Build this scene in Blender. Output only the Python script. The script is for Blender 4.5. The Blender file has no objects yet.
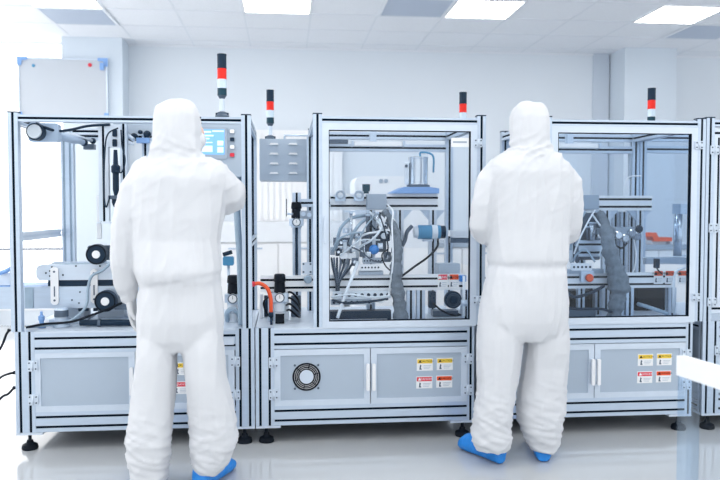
import bpy, bmesh, math, random
from mathutils import Vector, Matrix, noise
random.seed(7)
C = bpy.context.scene.collection
SC = bpy.context.scene
# ------------------------------------------------------------------ camera frame
F, HC = 750.0, 1.2
TH = math.atan(31 / 750); PS = math.atan(75 / math.hypot(750, 31))
FW = Vector((math.sin(PS) * math.cos(TH), math.cos(PS) * math.cos(TH), -math.sin(TH)))
RT = Vector((math.cos(PS), -math.sin(PS), 0)); UP = RT.cross(FW)
def P(u, v, y):
    """world (x, z) at depth y seen at photo position u, v (used to take measurements)"""
    d = FW * F + RT * (u - 360) + UP * (240 - v)
    t = y / d.y
    return d.x * t, d.z * t + HC
def PX(u, y, v=240): return P(u, v, y)[0]
def PZ(v, y, u=360): return P(u, v, y)[1]
def V3(u, v, y):
    x, z = P(u, v, y); return Vector((x, y, z))
cam = bpy.data.cameras.new('camera'); co = bpy.data.objects.new('camera', cam); C.objects.link(co)
co.location = (0, 0, HC)
co.rotation_euler = Matrix((RT, UP, -FW)).transposed().to_euler()
cam.sensor_width = 36; cam.lens = 37.5; cam.clip_start = 0.05; cam.clip_end = 100
cam.dof.use_dof = True; cam.dof.focus_distance = 3.95; cam.dof.aperture_fstop = 2.4
SC.camera = co

# ------------------------------------------------------------------ materials
M = {}
def mat(name, col, rough=0.5, metal=0.0, emis=None, es=1.0, noise_amt=0.0, nscale=8.0, bump=0.0, bscale=40.0, spec=0.5, stretch=(1, 1, 1)):
    m = bpy.data.materials.new(name); m.use_nodes = True
    nt = m.node_tree; b = nt.nodes['Principled BSDF']
    b.inputs['Base Color'].default_value = (*col, 1); b.inputs['Roughness'].default_value = rough
    b.inputs['Metallic'].default_value = metal; b.inputs['Specular IOR Level'].default_value = spec
    if emis:
        b.inputs['Emission Color'].default_value = (*emis, 1); b.inputs['Emission Strength'].default_value = es
    if noise_amt or bump:
        tc = nt.nodes.new('ShaderNodeTexCoord'); mp = nt.nodes.new('ShaderNodeMapping')
        mp.inputs['Scale'].default_value = stretch
        nt.links.new(tc.outputs['Object'], mp.inputs['Vector'])
    if noise_amt:
        n = nt.nodes.new('ShaderNodeTexNoise'); n.inputs['Scale'].default_value = nscale; n.inputs['Detail'].default_value = 4
        nt.links.new(mp.outputs[0], n.inputs['Vector'])
        r = nt.nodes.new('ShaderNodeValToRGB')
        r.color_ramp.elements[0].position = 0.3; r.color_ramp.elements[1].position = 0.7
        r.color_ramp.elements[0].color = (*[c * (1 - noise_amt) for c in col], 1)
        r.color_ramp.elements[1].color = (*[min(1, c * (1 + noise_amt)) for c in col], 1)
        nt.links.new(n.outputs['Fac'], r.inputs['Fac']); nt.links.new(r.outputs['Color'], b.inputs['Base Color'])
    if bump:
        n2 = nt.nodes.new('ShaderNodeTexNoise'); n2.inputs['Scale'].default_value = bscale; n2.inputs['Detail'].default_value = 5
        nt.links.new(mp.outputs[0], n2.inputs['Vector'])
        bp = nt.nodes.new('ShaderNodeBump'); bp.inputs['Strength'].default_value = bump; bp.inputs['Distance'].default_value = 0.004
        nt.links.new(n2.outputs['Fac'], bp.inputs['Height']); nt.links.new(bp.outputs['Normal'], b.inputs['Normal'])
    M[name] = m
    return m
def glass_mat(name, tint, refl=0.06, rough=0.02):
    m = bpy.data.materials.new(name); m.use_nodes = True; nt = m.node_tree; nt.nodes.clear()
    o = nt.nodes.new('ShaderNodeOutputMaterial'); mx = nt.nodes.new('ShaderNodeMixShader')
    t = nt.nodes.new('ShaderNodeBsdfTransparent'); g = nt.nodes.new('ShaderNodeBsdfGlossy')
    t.inputs['Color'].default_value = (*tint, 1); g.inputs['Roughness'].default_value = rough
    g.inputs['Color'].default_value = (0.9, 0.95, 1, 1); mx.inputs[0].default_value = refl
    nt.links.new(t.outputs[0], mx.inputs[1]); nt.links.new(g.outputs[0], mx.inputs[2]); nt.links.new(mx.outputs[0], o.inputs[0])
    M[name] = m; return m
mat('wall', (0.755, 0.81, 0.87), 0.7, noise_amt=0.01, nscale=1.5)
mat('pillar', (0.66, 0.735, 0.815), 0.7, noise_amt=0.01, nscale=1.5)
mat('ceiling', (0.86, 0.885, 0.93), 0.85, noise_amt=0.02, nscale=60)
mat('grid', (0.80, 0.835, 0.885), 0.7)
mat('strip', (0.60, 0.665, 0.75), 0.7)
mat('blue_grey', (0.40, 0.52, 0.68), 0.4)
mat('floor', (0.52, 0.535, 0.55), 0.10, noise_amt=0.03, nscale=1.2, bump=0.03, bscale=6, spec=0.6)
mat('lamp', (1, 1, 1), 0.4, emis=(1, 0.99, 0.96), es=7)
mat('vent', (0.58, 0.65, 0.76), 0.5)
mat('daylight', (1, 1, 1), 0.4, emis=(1.0, 0.975, 0.965), es=0.95)
mat('added_side_glow', (1, 1, 1), 0.4, emis=(1.0, 0.985, 0.96), es=1.3)
mat('alu', (0.53, 0.625, 0.745), 0.34, 0.45, noise_amt=0.03, nscale=14, stretch=(1, 1, 6))
mat('alu_light', (0.63, 0.71, 0.81), 0.4, 0.2, noise_amt=0.02, nscale=20)
mat('slot', (0.004, 0.010, 0.020), 0.7, spec=0.05)
mat('panel', (0.43, 0.51, 0.605), 0.5, 0.1, noise_amt=0.015, nscale=5)
mat('board', (0.52, 0.56, 0.615), 0.35, noise_amt=0.01, nscale=3)
mat('steel', (0.55, 0.60, 0.66), 0.22, 0.9, noise_amt=0.05, nscale=30, stretch=(8, 8, 0.6))
mat('dark_steel', (0.085, 0.12, 0.17), 0.45, 0.3, noise_amt=0.06, nscale=20)
mat('black', (0.006, 0.010, 0.017), 0.5, noise_amt=0.1, nscale=20, spec=0.15)
mat('navy', (0.010, 0.028, 0.055), 0.45, spec=0.2)
mat('teal', (0.012, 0.055, 0.085), 0.4, spec=0.25)
mat('white', (0.80, 0.83, 0.87), 0.45, noise_amt=0.01, nscale=10)
mat('bright_white', (0.88, 0.89, 0.91), 0.5, noise_amt=0.01, nscale=10)
mat('grey', (0.36, 0.43, 0.52), 0.5, noise_amt=0.02, nscale=10)
mat('sleeve', (0.15, 0.185, 0.225), 0.85, noise_amt=0.2, nscale=45, bump=0.7, bscale=70)
mat('hose_grey', (0.30, 0.40, 0.50), 0.45, noise_amt=0.05, nscale=20)
mat('hose_clear', (0.70, 0.77, 0.84), 0.3, noise_amt=0.03, nscale=20)
mat('blue', (0.03, 0.22, 0.62), 0.4, noise_amt=0.05, nscale=12)
mat('motor_blue', (0.06, 0.26, 0.46), 0.4, noise_amt=0.05, nscale=15)
mat('pale_blue', (0.22, 0.40, 0.74), 0.4, noise_amt=0.03, nscale=15)
mat('red', (0.75, 0.03, 0.06), 0.4, noise_amt=0.03)
mat('red_lens', (0.72, 0.018, 0.010), 0.3, emis=(1, 0.03, 0.01), es=0.08, spec=0.3)
mat('clear_lens', (0.62, 0.74, 0.84), 0.15, noise_amt=0.02)
mat('orange', (0.86, 0.10, 0.025), 0.4, noise_amt=0.04)
mat('yellow', (0.90, 0.62, 0.06), 0.5, noise_amt=0.02)
mat('label_white', (0.86, 0.87, 0.88), 0.5, noise_amt=0.01)
mat('screen_bg', (0.12, 0.30, 0.62), 0.2, emis=(0.22, 0.46, 0.88), es=0.55)
mat('screen_light', (0.4, 0.6, 0.9), 0.2, emis=(0.55, 0.76, 1.0), es=0.7)
mat('suit', (0.68, 0.69, 0.715), 0.75, noise_amt=0.008, nscale=6, bump=0.25, bscale=22, spec=0.25)
mat('glove', (0.63, 0.64, 0.66), 0.5, noise_amt=0.01, bump=0.1, bscale=60)
mat('shoe_blue', (0.015, 0.24, 0.72), 0.5, noise_amt=0.08, nscale=25, bump=0.5, bscale=60)
mat('skin', (0.70, 0.48, 0.38), 0.5, noise_amt=0.03)
mat('eye_white', (0.85, 0.85, 0.85), 0.2, noise_amt=0.01)
glass_mat('glass', (0.96, 0.975, 0.99), 0.012)
glass_mat('glass_blue', (0.885, 0.93, 0.975), 0.018)
glass_mat('acrylic', (0.85, 0.92, 0.985), 0.10, 0.05)

# ------------------------------------------------------------------ mesh builder
class MB:
    def __init__(s): s.v, s.f, s.m, s.sm, s.mats = [], [], [], [], []
    def mi(s, name):
        if name not in s.mats: s.mats.append(name)
        return s.mats.index(name)
    def face(s, idx, m, smooth=False): s.f.append(idx); s.m.append(m); s.sm.append(smooth)
    def box(s, lo, hi, m):
        k = s.mi(m); n = len(s.v)
        lo, hi = [min(a, b) for a, b in zip(lo, hi)], [max(a, b) for a, b in zip(lo, hi)]
        for z in (lo[2], hi[2]):
            for (x, y) in ((lo[0], lo[1]), (hi[0], lo[1]), (hi[0], hi[1]), (lo[0], hi[1])): s.v.append(Vector((x, y, z)))
        for q in ((3, 2, 1, 0), (4, 5, 6, 7), (0, 1, 5, 4), (1, 2, 6, 5), (2, 3, 7, 6), (3, 0, 4, 7)): s.face([n + i for i in q], k)
        return s
    def bbox(s, lo, hi, m, b=0.004):
        """box with chamfered vertical and depth edges (octagonal section about the longest axis)"""
        lo, hi = [min(a, c) for a, c in zip(lo, hi)], [max(a, c) for a, c in zip(lo, hi)]
        d = [h - l for l, h in zip(lo, hi)]; ax = d.index(min(d)); o = [i for i in range(3) if i != ax]
        b = min(b, d[o[0]] / 3, d[o[1]] / 3)
        a0, a1, c0, c1 = lo[o[0]], hi[o[0]], lo[o[1]], hi[o[1]]
        poly = [(a0 + b, c0), (a1 - b, c0), (a1, c0 + b), (a1, c1 - b), (a1 - b, c1), (a0 + b, c1), (a0, c1 - b), (a0, c0 + b)]
        return s.prism(poly, o, ax, lo[ax], hi[ax], m)
    def prism(s, poly, o, ax, w0, w1, m, floor_mats=None, smooth=False):
        """poly in axes o, extruded along ax from w0 to w1; floor_mats maps edge index to a material"""
        k = s.mi(m); n = len(s.v); L = len(poly)
        area = sum(poly[i][0] * poly[(i + 1) % L][1] - poly[(i + 1) % L][0] * poly[i][1] for i in range(L))
        flip = (area < 0)
        par = (o[0], o[1], ax) in ((0, 1, 2), (1, 2, 0), (2, 0, 1))
        if not par: flip = not flip
        for w in (w0, w1):
            for (a, c) in poly:
                p = [0, 0, 0]; p[o[0]], p[o[1]], p[ax] = a, c, w; s.v.append(Vector(p))
        if w1 < w0: flip = not flip
        A = list(range(n, n + L)); B = list(range(n + L, n + 2 * L))
        s.face(A if flip else A[::-1], k); s.face(B[::-1] if flip else B, k)
        for i in range(L):
            j = (i + 1) % L; q = [A[i], A[j], B[j], B[i]]
            kk = s.mi(floor_mats[i]) if floor_mats and i in floor_mats else k
            s.face(q[::-1] if flip else q, kk, smooth)
        return s
    def profile(s, lo, hi, ax, m='alu', sw=0.0125, dp=0.004, pitch=0.046, sm='slot', faces=(1, 1, 1, 1)):
        """slotted aluminium extrusion filling the box lo-hi along axis ax, dark strips in its slots"""
        lo, hi = [min(a, b) for a, b in zip(lo, hi)], [max(a, b) for a, b in zip(lo, hi)]
        o = [i for i in range(3) if i != ax]
        a0, a1, c0, c1 = lo[o[0]], hi[o[0]], lo[o[1]], hi[o[1]]
        pts, fm = [], {}
        def side(p, q, inward, on):
            L = (Vector(q) - Vector(p)).length; d = (Vector(q) - Vector(p)) / L
            n = max(1, int(round(L / pitch))) if on else 0; pts.append(tuple(p))
            for i in range(n):
                c = L * (i + 0.5) / n
                for t, dep in ((c - sw / 2, 0), (c - sw / 2, dp), (c + sw / 2, dp), (c + sw / 2, 0)):
                    if dep and t < c: fm[len(pts)] = sm
                    w = Vector(p) + d * t + Vector(inward) * dep; pts.append((w.x, w.y))
        side((a0, c0), (a1, c0), (0, 1), faces[0]); side((a1, c0), (a1, c1), (-1, 0), faces[1]); side((a1, c1), (a0, c1), (0, -1), faces[2]); side((a0, c1), (a0, c0), (1, 0), faces[3])
        return s.prism(pts, o, ax, lo[ax], hi[ax], m, fm)
    def ringloft(s, rings, m, smooth=True, cap=True, closed_path=False):
        k = s.mi(m); n = len(s.v); R = len(rings); L = len(rings[0])
        for r in rings: s.v.extend(Vector(p) for p in r)
        for i in range(R - 1):
            for j in range(L):
                a, b = n + i * L + j, n + i * L + (j + 1) % L
                s.face([a, b, b + L, a + L], k, smooth)
        if cap: s.face([n + j for j in range(L)][::-1], k); s.face([n + (R - 1) * L + j for j in range(L)], k)
        return s
    def tube(s, pts, r, m, n=12, rounded=False):
        pts = [Vector(p) for p in pts]; rs = r if isinstance(r, (list, tuple)) else [r] * len(pts)
        if rounded:
            d0 = (pts[0] - pts[1]).normalized(); d1 = (pts[-1] - pts[-2]).normalized()
            r0, r1 = rs[0], rs[-1]
            pts = [pts[0] + d0 * r0 * .95, pts[0] + d0 * r0 * .7] + pts + [pts[-1] + d1 * r1 * .7, pts[-1] + d1 * r1 * .95]
            rs = [r0 * .3, r0 * .72] + list(rs) + [r1 * .72, r1 * .3]
        rings = []; prev = None
        for i, p in enumerate(pts):
            t = ((pts[min(i + 1, len(pts) - 1)] - p).normalized() + (p - pts[max(i - 1, 0)]).normalized())
            if t.length < 1e-6: t = Vector((0, 0, 1))
            t.normalize()
            if prev is None:
                a = Vector((0, 0, 1)) if abs(t.z) < .9 else Vector((1, 0, 0))
                u = t.cross(a).normalized()
            else:
                u = (prev - t * prev.dot(t)).normalized()
            prev = u; w = t.cross(u)
            rings.append([p + (u * math.cos(2 * math.pi * j / n) + w * math.sin(2 * math.pi * j / n)) * rs[i] for j in range(n)])
        return s.ringloft(rings, m)
    def cyl(s, p0, p1, r, m, n=20, r1=None): return s.tube([p0, p1], [r, r if r1 is None else r1], m, n)
    def lathe(s, c, prof, m, n=24, axis=2):
        """prof: list of (radius, height) or (radius, height, material) about an axis through c"""
        o = {2: (0, 1), 1: (2, 0), 0: (1, 2)}[axis]
        for i in range(len(prof) - 1):
            r0, h0 = prof[i][:2]; r1, h1 = prof[i + 1][:2]; mm = prof[i][2] if len(prof[i]) > 2 else m
            rr = []
            for r, h in ((r0, h0), (r1, h1)):
                ring = []
                for j in range(n):
                    a = 2 * math.pi * j / n; p = [c[0], c[1], c[2]]
                    p[o[0]] += max(r, 1e-4) * math.cos(a); p[o[1]] += max(r, 1e-4) * math.sin(a); p[axis] += h; ring.append(p)
                rr.append(ring)
            s.ringloft(rr, mm, smooth=abs(r1 - r0) < abs(h1 - h0) * 3, cap=False)
        return s
    def torus(s, c, R, r, m, axis=1, n=32, k=8):
        o = {2: (0, 1), 1: (2, 0), 0: (1, 2)}[axis]; rings = []
        for i in range(n + 1):
            a = 2 * math.pi * i / n; ring = []
            for j in range(k):
                b = 2 * math.pi * j / k; p = [c[0], c[1], c[2]]
                p[o[0]] += (R + r * math.cos(b)) * math.cos(a); p[o[1]] += (R + r * math.cos(b)) * math.sin(a); p[axis] += r * math.sin(b); ring.append(p)
            rings.append(ring)
        return s.ringloft(rings, m, cap=False)
    def ball(s, c, r, m, n=16, sc=(1, 1, 1)):
        rings = []
        for i in range(n // 2 + 1):
            t = math.pi * i / (n // 2); rr = max(math.sin(t), .01)
            rings.append([(c[0] + sc[0] * r * rr * math.cos(2 * math.pi * j / n), c[1] + sc[1] * r * rr * math.sin(2 * math.pi * j / n), c[2] - sc[2] * r * math.cos(t)) for j in range(n)])
        return s.ringloft(rings, m)
    def build(s, name, parent=None, org=None):
        me = bpy.data.meshes.new(name)
        rt = parent
        while rt is not None and rt.parent is not None: rt = rt.parent
        o0 = rt.location if rt is not None else Vector(org or (0, 0, 0))
        me.from_pydata([v - o0 for v in s.v], [], s.f)
        for x in s.mats: me.materials.append(M[x])
        me.polygons.foreach_set('material_index', s.m); me.polygons.foreach_set('use_smooth', s.sm); me.update()
        b = bmesh.new(); b.from_mesh(me); bmesh.ops.recalc_face_normals(b, faces=b.faces); b.to_mesh(me); b.free()
        ob = bpy.data.objects.new(name, me); C.objects.link(ob)
        if parent is not None: ob.parent = parent
        else: ob.location = o0
        return ob
def arc(p, n=10):
    """smooth curve through points (Catmull-Rom)"""
    p = [Vector(q) for q in p]; q = [p[0] * 2 - p[1]] + p + [p[-1] * 2 - p[-2]]; out = []
    for i in range(1, len(q) - 2):
        for k in range(n):
            t = k / n; a, b, c, d = q[i - 1], q[i], q[i + 1], q[i + 2]
            out.append(.5 * ((2 * b) + (c - a) * t + (2 * a - 5 * b + 4 * c - d) * t * t + (3 * b - a - 3 * c + d) * t ** 3))
    out.append(p[-1]); return out
def thing(name, label, cat, loc=(0, 0, 0), group=None):
    o = bpy.data.objects.new(name, None); C.objects.link(o); o.location = loc; o.empty_display_size = .1
    return tag(o, label, cat, group)
def tag(o, label, cat, group=None):
    o['label'] = label; o['category'] = cat
    if group: o['group'] = group
    return o
def lab(o, label): o['label'] = label; return o
def struct(o): o['kind'] = 'structure'; return o
def text_mesh(txt, size, x, y, z, m, mb):
    """flat lettering facing -y, centred at x, z, added to mb"""
    cu = bpy.data.curves.new('t', 'FONT'); cu.body = txt; cu.size = size; cu.align_x = 'CENTER'; cu.align_y = 'CENTER'; cu.resolution_u = 2
    ob = bpy.data.objects.new('t', cu); C.objects.link(ob); bpy.context.view_layer.update()
    me = bpy.data.meshes.new_from_object(ob.evaluated_get(bpy.context.evaluated_depsgraph_get()))
    k = mb.mi(m); n = len(mb.v)
    for v in me.vertices: mb.v.append(Vector((x + v.co.x, y, z + v.co.y)))
    for p in me.polygons: mb.face([n + i for i in p.vertices], k)
    bpy.data.objects.remove(ob); bpy.data.curves.remove(cu); bpy.data.meshes.remove(me)

# ------------------------------------------------------------------ room
CZ = 2.955; BW = 8.28; FZ = -0.04   # floor level before the final lift
struct(MB().box((-4.5, -2, FZ - .1), (9, BW + .2, FZ), 'floor').build('floor'))
struct(MB().box((-4.5, 0.2, CZ), (9, BW + .2, CZ + .08), 'ceiling').build('ceiling'))
w = MB(); w.box((-2.26, BW, FZ), (9, BW + .12, CZ), 'wall'); w.box((-4.5, BW, FZ), (-3.3, BW + .12, CZ), 'wall')
w.box((-3.3, BW, FZ), (-2.26, BW + .12, .12), 'wall'); w.box((-3.3, BW, 2.945), (-2.26, BW + .12, CZ), 'wall')
struct(w.build('wall_back'))
wn = struct(MB().box((-3.3, BW + .03, .12), (-2.26, BW + .05, 2.945), 'daylight').build('window_1'))
fr = MB(); fr.box((-3.3, BW - .01, .12), (-3.285, BW + .03, 2.945), 'bright_white'); fr.box((-2.275, BW - .01, .12), (-2.26, BW + .03, 2.945), 'bright_white')
fr.box((-3.285, BW - .01, 2.935), (-2.275, BW + .03, 2.945), 'bright_white'); fr.box((-3.285, BW - .01, .12), (-2.275, BW + .03, .14), 'bright_white')
fr.build('window_frame', wn)
w = MB(); XW = -3.6
for a, c in ((2.0, 2.4), (5.0, 5.3), (7.9, BW)): w.box((XW - .12, a, FZ), (XW, c, CZ), 'wall')
for a, c in ((2.4, 5.0), (5.3, 7.9)): w.box((XW - .12, a, FZ), (XW, c, .5), 'wall'); w.box((XW - .12, a, 2.75), (XW, c, CZ), 'wall')
struct(w.build('wall_left'))
for k, (a, c) in enumerate(((2.4, 5.0), (5.3, 7.9))):
    wn = struct(MB().box((XW - .07, a, .5), (XW - .06, c, 2.75), 'added_side_glow').build('window_%d' % (k + 2)))  # unseen glowing panes, added to brighten the left side of the room
    f = MB()
    for yy in (a, (a + c) / 2 - .025, c - .05): f.box((XW - .06, yy, .5), (XW - .01, yy + .05, 2.75), 'bright_white')
    f.build('window_frame', wn)
struct(MB().box((-2.255, 7.97, FZ), (-1.655, BW, CZ), 'pillar').build('wall_left_pillar'))
struct(MB().box((3.68, 7.89, FZ), (4.268, BW, CZ), 'pillar').build('wall_right_pillar'))
struct(MB().box((3.48, BW - .03, FZ), (3.66, BW, CZ), 'strip').build('wall_strip'))  # flat vertical strip, slightly darker than the wall
g = MB()
for i in range(-7, 15):
    x = .24 + .6 * i; g.box((x - .009, .2, CZ - .003), (x + .009, BW, CZ), 'grid')
for i in range(-1, 14):
    y = 8.02 - .6 * i
    if y > .2 and y < BW: g.box((-4.5, y - .009, CZ - .004), (9, y + .009, CZ), 'grid')
g.box((-4.5, BW - .02, CZ - .02), (9, BW, CZ), 'grid')
struct(g.build('trim_1'))
struct(MB().box((-2.26, BW - .015, FZ), (9, BW, .06), 'grid').build('baseboard_back'))
struct(MB().box((-4.5, BW - .02, .765), (-2.26, BW - .012, .785), 'dark_steel').build('trim_3'))
LX = [(-2.16, 'square ceiling light panel at far left, above the whiteboard'), (-.36, 'square ceiling light panel above the middle, left of the grey vent'),
      (1.44, 'square ceiling light panel right of the grey vent, above the right-hand worker'), (3.24, 'square ceiling light panel at far right, above the right pillar')]
def light(x, y, label):
    t = thing('ceiling_light', label, 'ceiling light', (x + .3, y + .3, CZ - .012), 'square ceiling light panels')
    f = MB()
    for lo, hi in (((x, y), (x + .6, y + .02)), ((x, y + .58), (x + .6, y + .6)), ((x, y + .02), (x + .02, y + .58)), ((x + .58, y + .02), (x + .6, y + .58))):
        f.box((*lo, CZ - .012), (*hi, CZ - .0055), 'bright_white')
    f.build('frame', t)
    MB().box((x + .02, y + .02, CZ - .009), (x + .58, y + .58, CZ - .0055), 'lamp').build('diffuser', t)
for x, l in LX: light(x, 6.22, l)
for row, (y, nm) in enumerate(((4.42, 'second row, above the machines'), (2.62, 'third row, above the open floor'), (.82, 'row nearest the camera'))):
    for x, l in LX:
        light(x, y, 'square ceiling light panel overhead in the ' + nm + ', ' + {-2.16: 'leftmost', -.36: 'left of centre', 1.44: 'right of centre', 3.24: 'rightmost'}[x])
def vent(x, y, label):
    t = thing('ceiling_vent', label, 'vent', (x + .3, y + .3, CZ - .012), 'grey ceiling vents')
    f = MB()
    for lo, hi in (((x, y), (x + .6, y + .025)), ((x, y + .575), (x + .6, y + .6)), ((x, y + .025), (x + .025, y + .575)), ((x + .575, y + .025), (x + .6, y + .575))):
        f.box((*lo, CZ - .014), (*hi, CZ - .0055), 'grid')
    f.build('frame', t)
    s = MB(); s.box((x + .025, y + .025, CZ - .007), (x + .575, y + .575, CZ - .0055), 'vent')
    for k in range(18): yy = y + .04 + k * .03; s.box((x + .025, yy, CZ - .012), (x + .575, yy + .012, CZ - .007), 'vent')
    s.build('grille', t)
vent(-2.16, 6.82, 'grey ceiling vent behind the light panel at far left')
vent(.84, 6.22, 'grey ceiling vent between the two middle light panels')
vent(3.84, 6.82, 'grey ceiling vent behind the light panel at far right')

# background furniture
t = thing('whiteboard', 'white magnetic board with blue corner caps on the left pillar', 'whiteboard', (-2.36, 7.95, 2.1))
x0, zt = P(18.3, 57.5, 7.94); x1, zb = P(108.5, 121, 7.94)
MB().box((x0 + .012, 7.93, zb + .012), (x1 - .012, 7.968, zt - .012), 'board').build('board', t)
f = MB()
for lo, hi in (((x0, zb), (x1, zb + .014)), ((x0, zt - .014), (x1, zt)), ((x0, zb + .014), (x0 + .014, zt - .014)), ((x1 - .014, zb + .014), (x1, zt - .014))):
    f.box((lo[0], 7.922, lo[1]), (hi[0], 7.968, hi[1]), 'alu_light')
f.build('frame', t)
for sx, xx in ((1, x0), (-1, x1)):
    for sz, zz in ((1, zb), (-1, zt)):
        c = MB(); a, b = xx - sx * .006, zz - sz * .006
        c.prism([(a, b), (a + sx * .10, b), (a + sx * .10, b + sz * .03), (a + sx * .045, b + sz * .035), (a + sx * .04, b + sz * .085), (a, b + sz * .085)], (0, 2), 1, 7.912, 7.9215, 'pale_blue')
        lab(c.build('corner_cap', t), 'blue corner cap')
tk = MB(); hx, hz = P(102, 66, 7.9); tk.box((hx - .02, 7.885, hz - .04), (hx + .02, 7.9115, hz + .03), 'pale_blue'); tk.build('clip', t)
for u, v, m, l in ((33.5, 65.5, 'motor_blue', 'small blue magnet'), (90, 65, 'red', 'round red magnet')):
    p = V3(u, v, 7.93); r = .02 if m == 'red' else .016
    lab(MB().lathe((p.x, 7.93, p.z), [(0, -.012), (r * .9, -.012), (r, -.008), (r, 0)], m, 16, 1).build('magnet', t), l)

def bench(label, x0, x1, y0, y1, h, group='white benches along the back wall', th=.05):
    t = thing('workbench', label, 'workbench', ((x0 + x1) / 2, (y0 + y1) / 2, FZ), group)
    MB().bbox((x0, y0, h - th), (x1, y1, h), 'grey' if th < .1 else 'white', .01).build('worktop', t)
    c = MB(); c.box((x0 + .03, y0 + .03, .08), (x1 - .03, y1, h - th - .001), 'bright_white'); c.box((x0 + .06, y0 + .07, FZ), (x1 - .06, y1 - .03, .0795), 'grey'); c.build('cabinet', t)
    n = max(1, int((x1 - x0) / .5))
    for k in range(n):
        a = x0 + .04 + k * (x1 - x0 - .08) / n; b = a + (x1 - x0 - .08) / n - .01
        d = MB().box((a, y0 + .012, .1), (b, y0 + .029, h - th - .01), 'bright_white').build('door', t)
        MB().box((a + .15, y0 + .002, h - th - .07), (b - .15, y0 + .0115, h - th - .055), 'alu').build('handle', d)
bench('white workbench with grey top behind the gap beside the left machine', -.75, .62, 7.5, 8.13, 1.07, th=.2)
bench('white workbench behind the middle machine window', .75, 2.35, 7.5, 8.2, .86)
bench('white workbench behind the right machine window', 2.5, 4.4, 7.2, 7.85, .84)
t = MB(); x0, x1 = -.45, .62
t.box((x0, 8.16, FZ), (x1, 8.264, 2.05), 'bright_white')
for k in range(16): a = x0 + .03 + k * (x1 - x0 - .06) / 16; t.bbox((a, 8.145, FZ + .02), (a + .045, 8.16, 2.03), 'bright_white', .006)
tag(t.build('radiator', None, (.1, 8.2, FZ)), 'white ribbed panel against the back wall, seen under the louvred box', 'radiator')
t = thing('white_cabinet', 'tall white machine housing with rounded corners behind the middle window', 'cabinet', (1.2, 6.6, FZ))
c = MB(); xa, za = P(355, 176, 6.4); xb, _ = P(428, 176, 6.4)
pl = [(xa, FZ), (xb, FZ)] + [(xb - .06 + .06 * math.cos(a), za - .06 + .06 * math.sin(a)) for a in [i * math.pi / 12 for i in range(7)]] + [(xa + .06 - .06 * math.sin(a), za - .06 + .06 * math.cos(a)) for a in [i * math.pi / 12 for i in range(7)]]
c.prism(pl, (0, 2), 1, 6.4, 6.9, 'bright_white'); c.build('housing', t)
for u in (381, 386): p = V3(u, 181, 6.4); MB().lathe(p, [(0, -.008), (.018, -.008), (.018, -.0003)], 'grey', 14, 1).build('button', t)
p = V3(362, 190, 6.4); MB().box((p.x - .06, 6.385, p.z - .25), (p.x + .06, 6.3995, p.z - .02), 'alu_light').build('panel', t)
# red transfer arm on the bench behind the right machine
t = thing('transfer_arm', 'red and white transfer arm on the bench behind the right window', 'machine arm', (3.1, 7.4, .84))
x0, zz = P(640, 237, 7.4)
MB().box((x0 + .1, 7.35, .8405), (x0 + .25, 7.5, zz - .02), 'bright_white').build('stand', t)
a = MB(); xa, za = P(645, 236, 7.3); xb, _ = P(672, 243, 7.3)
za = max(za, .96); a.prism([(xa, za), (xa + .12, za), (xa + .15, za - .05), (xb, za - .05), (xb, za - .09), (xa + .1, za - .09), (xa + .08, za - .04), (xa, za - .04)], (0, 2), 1, 7.30, 7.45, 'orange'); lab(a.build('arm', t), 'red arm')
b = MB(); b.box((xa + .3, 7.36, .8405), (xa + .5, 7.44, max(za - .0905, .86)), 'white'); b.build('housing', t)

# ------------------------------------------------------------------ machines
YF = 3.95
def foot(root, x, y, zb):
    MB().lathe((x, y, FZ), [(0, .0003), (.039, .0003), (.041, .008), (.037, .024), (.018, .034), (.014, .048), (.0085, .048), (.0085, zb - FZ), (0, zb - FZ)], 'black', 20).build('leveling_foot', root)
def hinge(door, x, z, y, w=.05, h=.055):
    b = MB(); b.bbox((x - w / 2, y - .009, z - h / 2), (x + w / 2, y - .0005, z + h / 2), 'alu_light', .004)
    b.cyl((x, y - .011, z - h / 2 + .003), (x, y - .011, z + h / 2 - .003), .005, 'alu_light', 10)
    for sx in (-1, 1):
        for sz in (-1, 1): b.cyl((x + sx * w * .32, y - .012, z + sz * h * .28), (x + sx * w * .32, y - .009, z + sz * h * .28), .004, 'dark_steel', 8)
    b.build('hinge', door)
def warn_label(door, x, z, y, kind, w=.088, h=.066):
    """sticker with a coloured header, triangle, word and pictogram lines"""
    col, wd, tc = {'yellow': ('yellow', 'CAUTION', 'black'), 'red': ('red', 'DANGER', 'label_white'), 'orange': ('orange', 'WARNING', 'black')}[kind]
    b = MB(); b.box((x - w / 2, y - .0015, z - h / 2), (x + w / 2, y - .0002, z + h / 2), 'label_white')
    b.box((x - w / 2 + .003, y - .0022, z + h * .1), (x + w / 2 - .003, y - .0015, z + h / 2 - .004), col)
    tx, tz = x - w * .3, z + h * .27; k = h * .13
    b.prism([(tx - k, tz - k * .8), (tx + k, tz - k * .8), (tx, tz + k)], (0, 2), 1, y - .0027, y - .0022, tc)
    text_mesh(wd, h * .24, x + w * .12, y - .0025, tz, tc, b)
    px, pz = x - w * .27, z - h * .2
    b.prism([(px - .006, pz - .014), (px + .008, pz - .014), (px + .002, pz - .002), (px + .006, pz + .008), (px - .002, pz + .014), (px - .004, pz + .002)], (0, 2), 1, y - .0022, y - .0015, 'dark_steel')
    for i in range(3): b.box((x - w * .08, y - .002, z - h * (.08 + .12 * i) - .002), (x + w * (.4 - .06 * i), y - .0015, z - h * (.08 + .12 * i)), 'grey')
    return lab(b.build('warning_label', door), {'yellow': 'yellow-headed caution sticker', 'red': 'red-headed danger sticker', 'orange': 'orange-headed warning sticker'}[kind])
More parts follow.
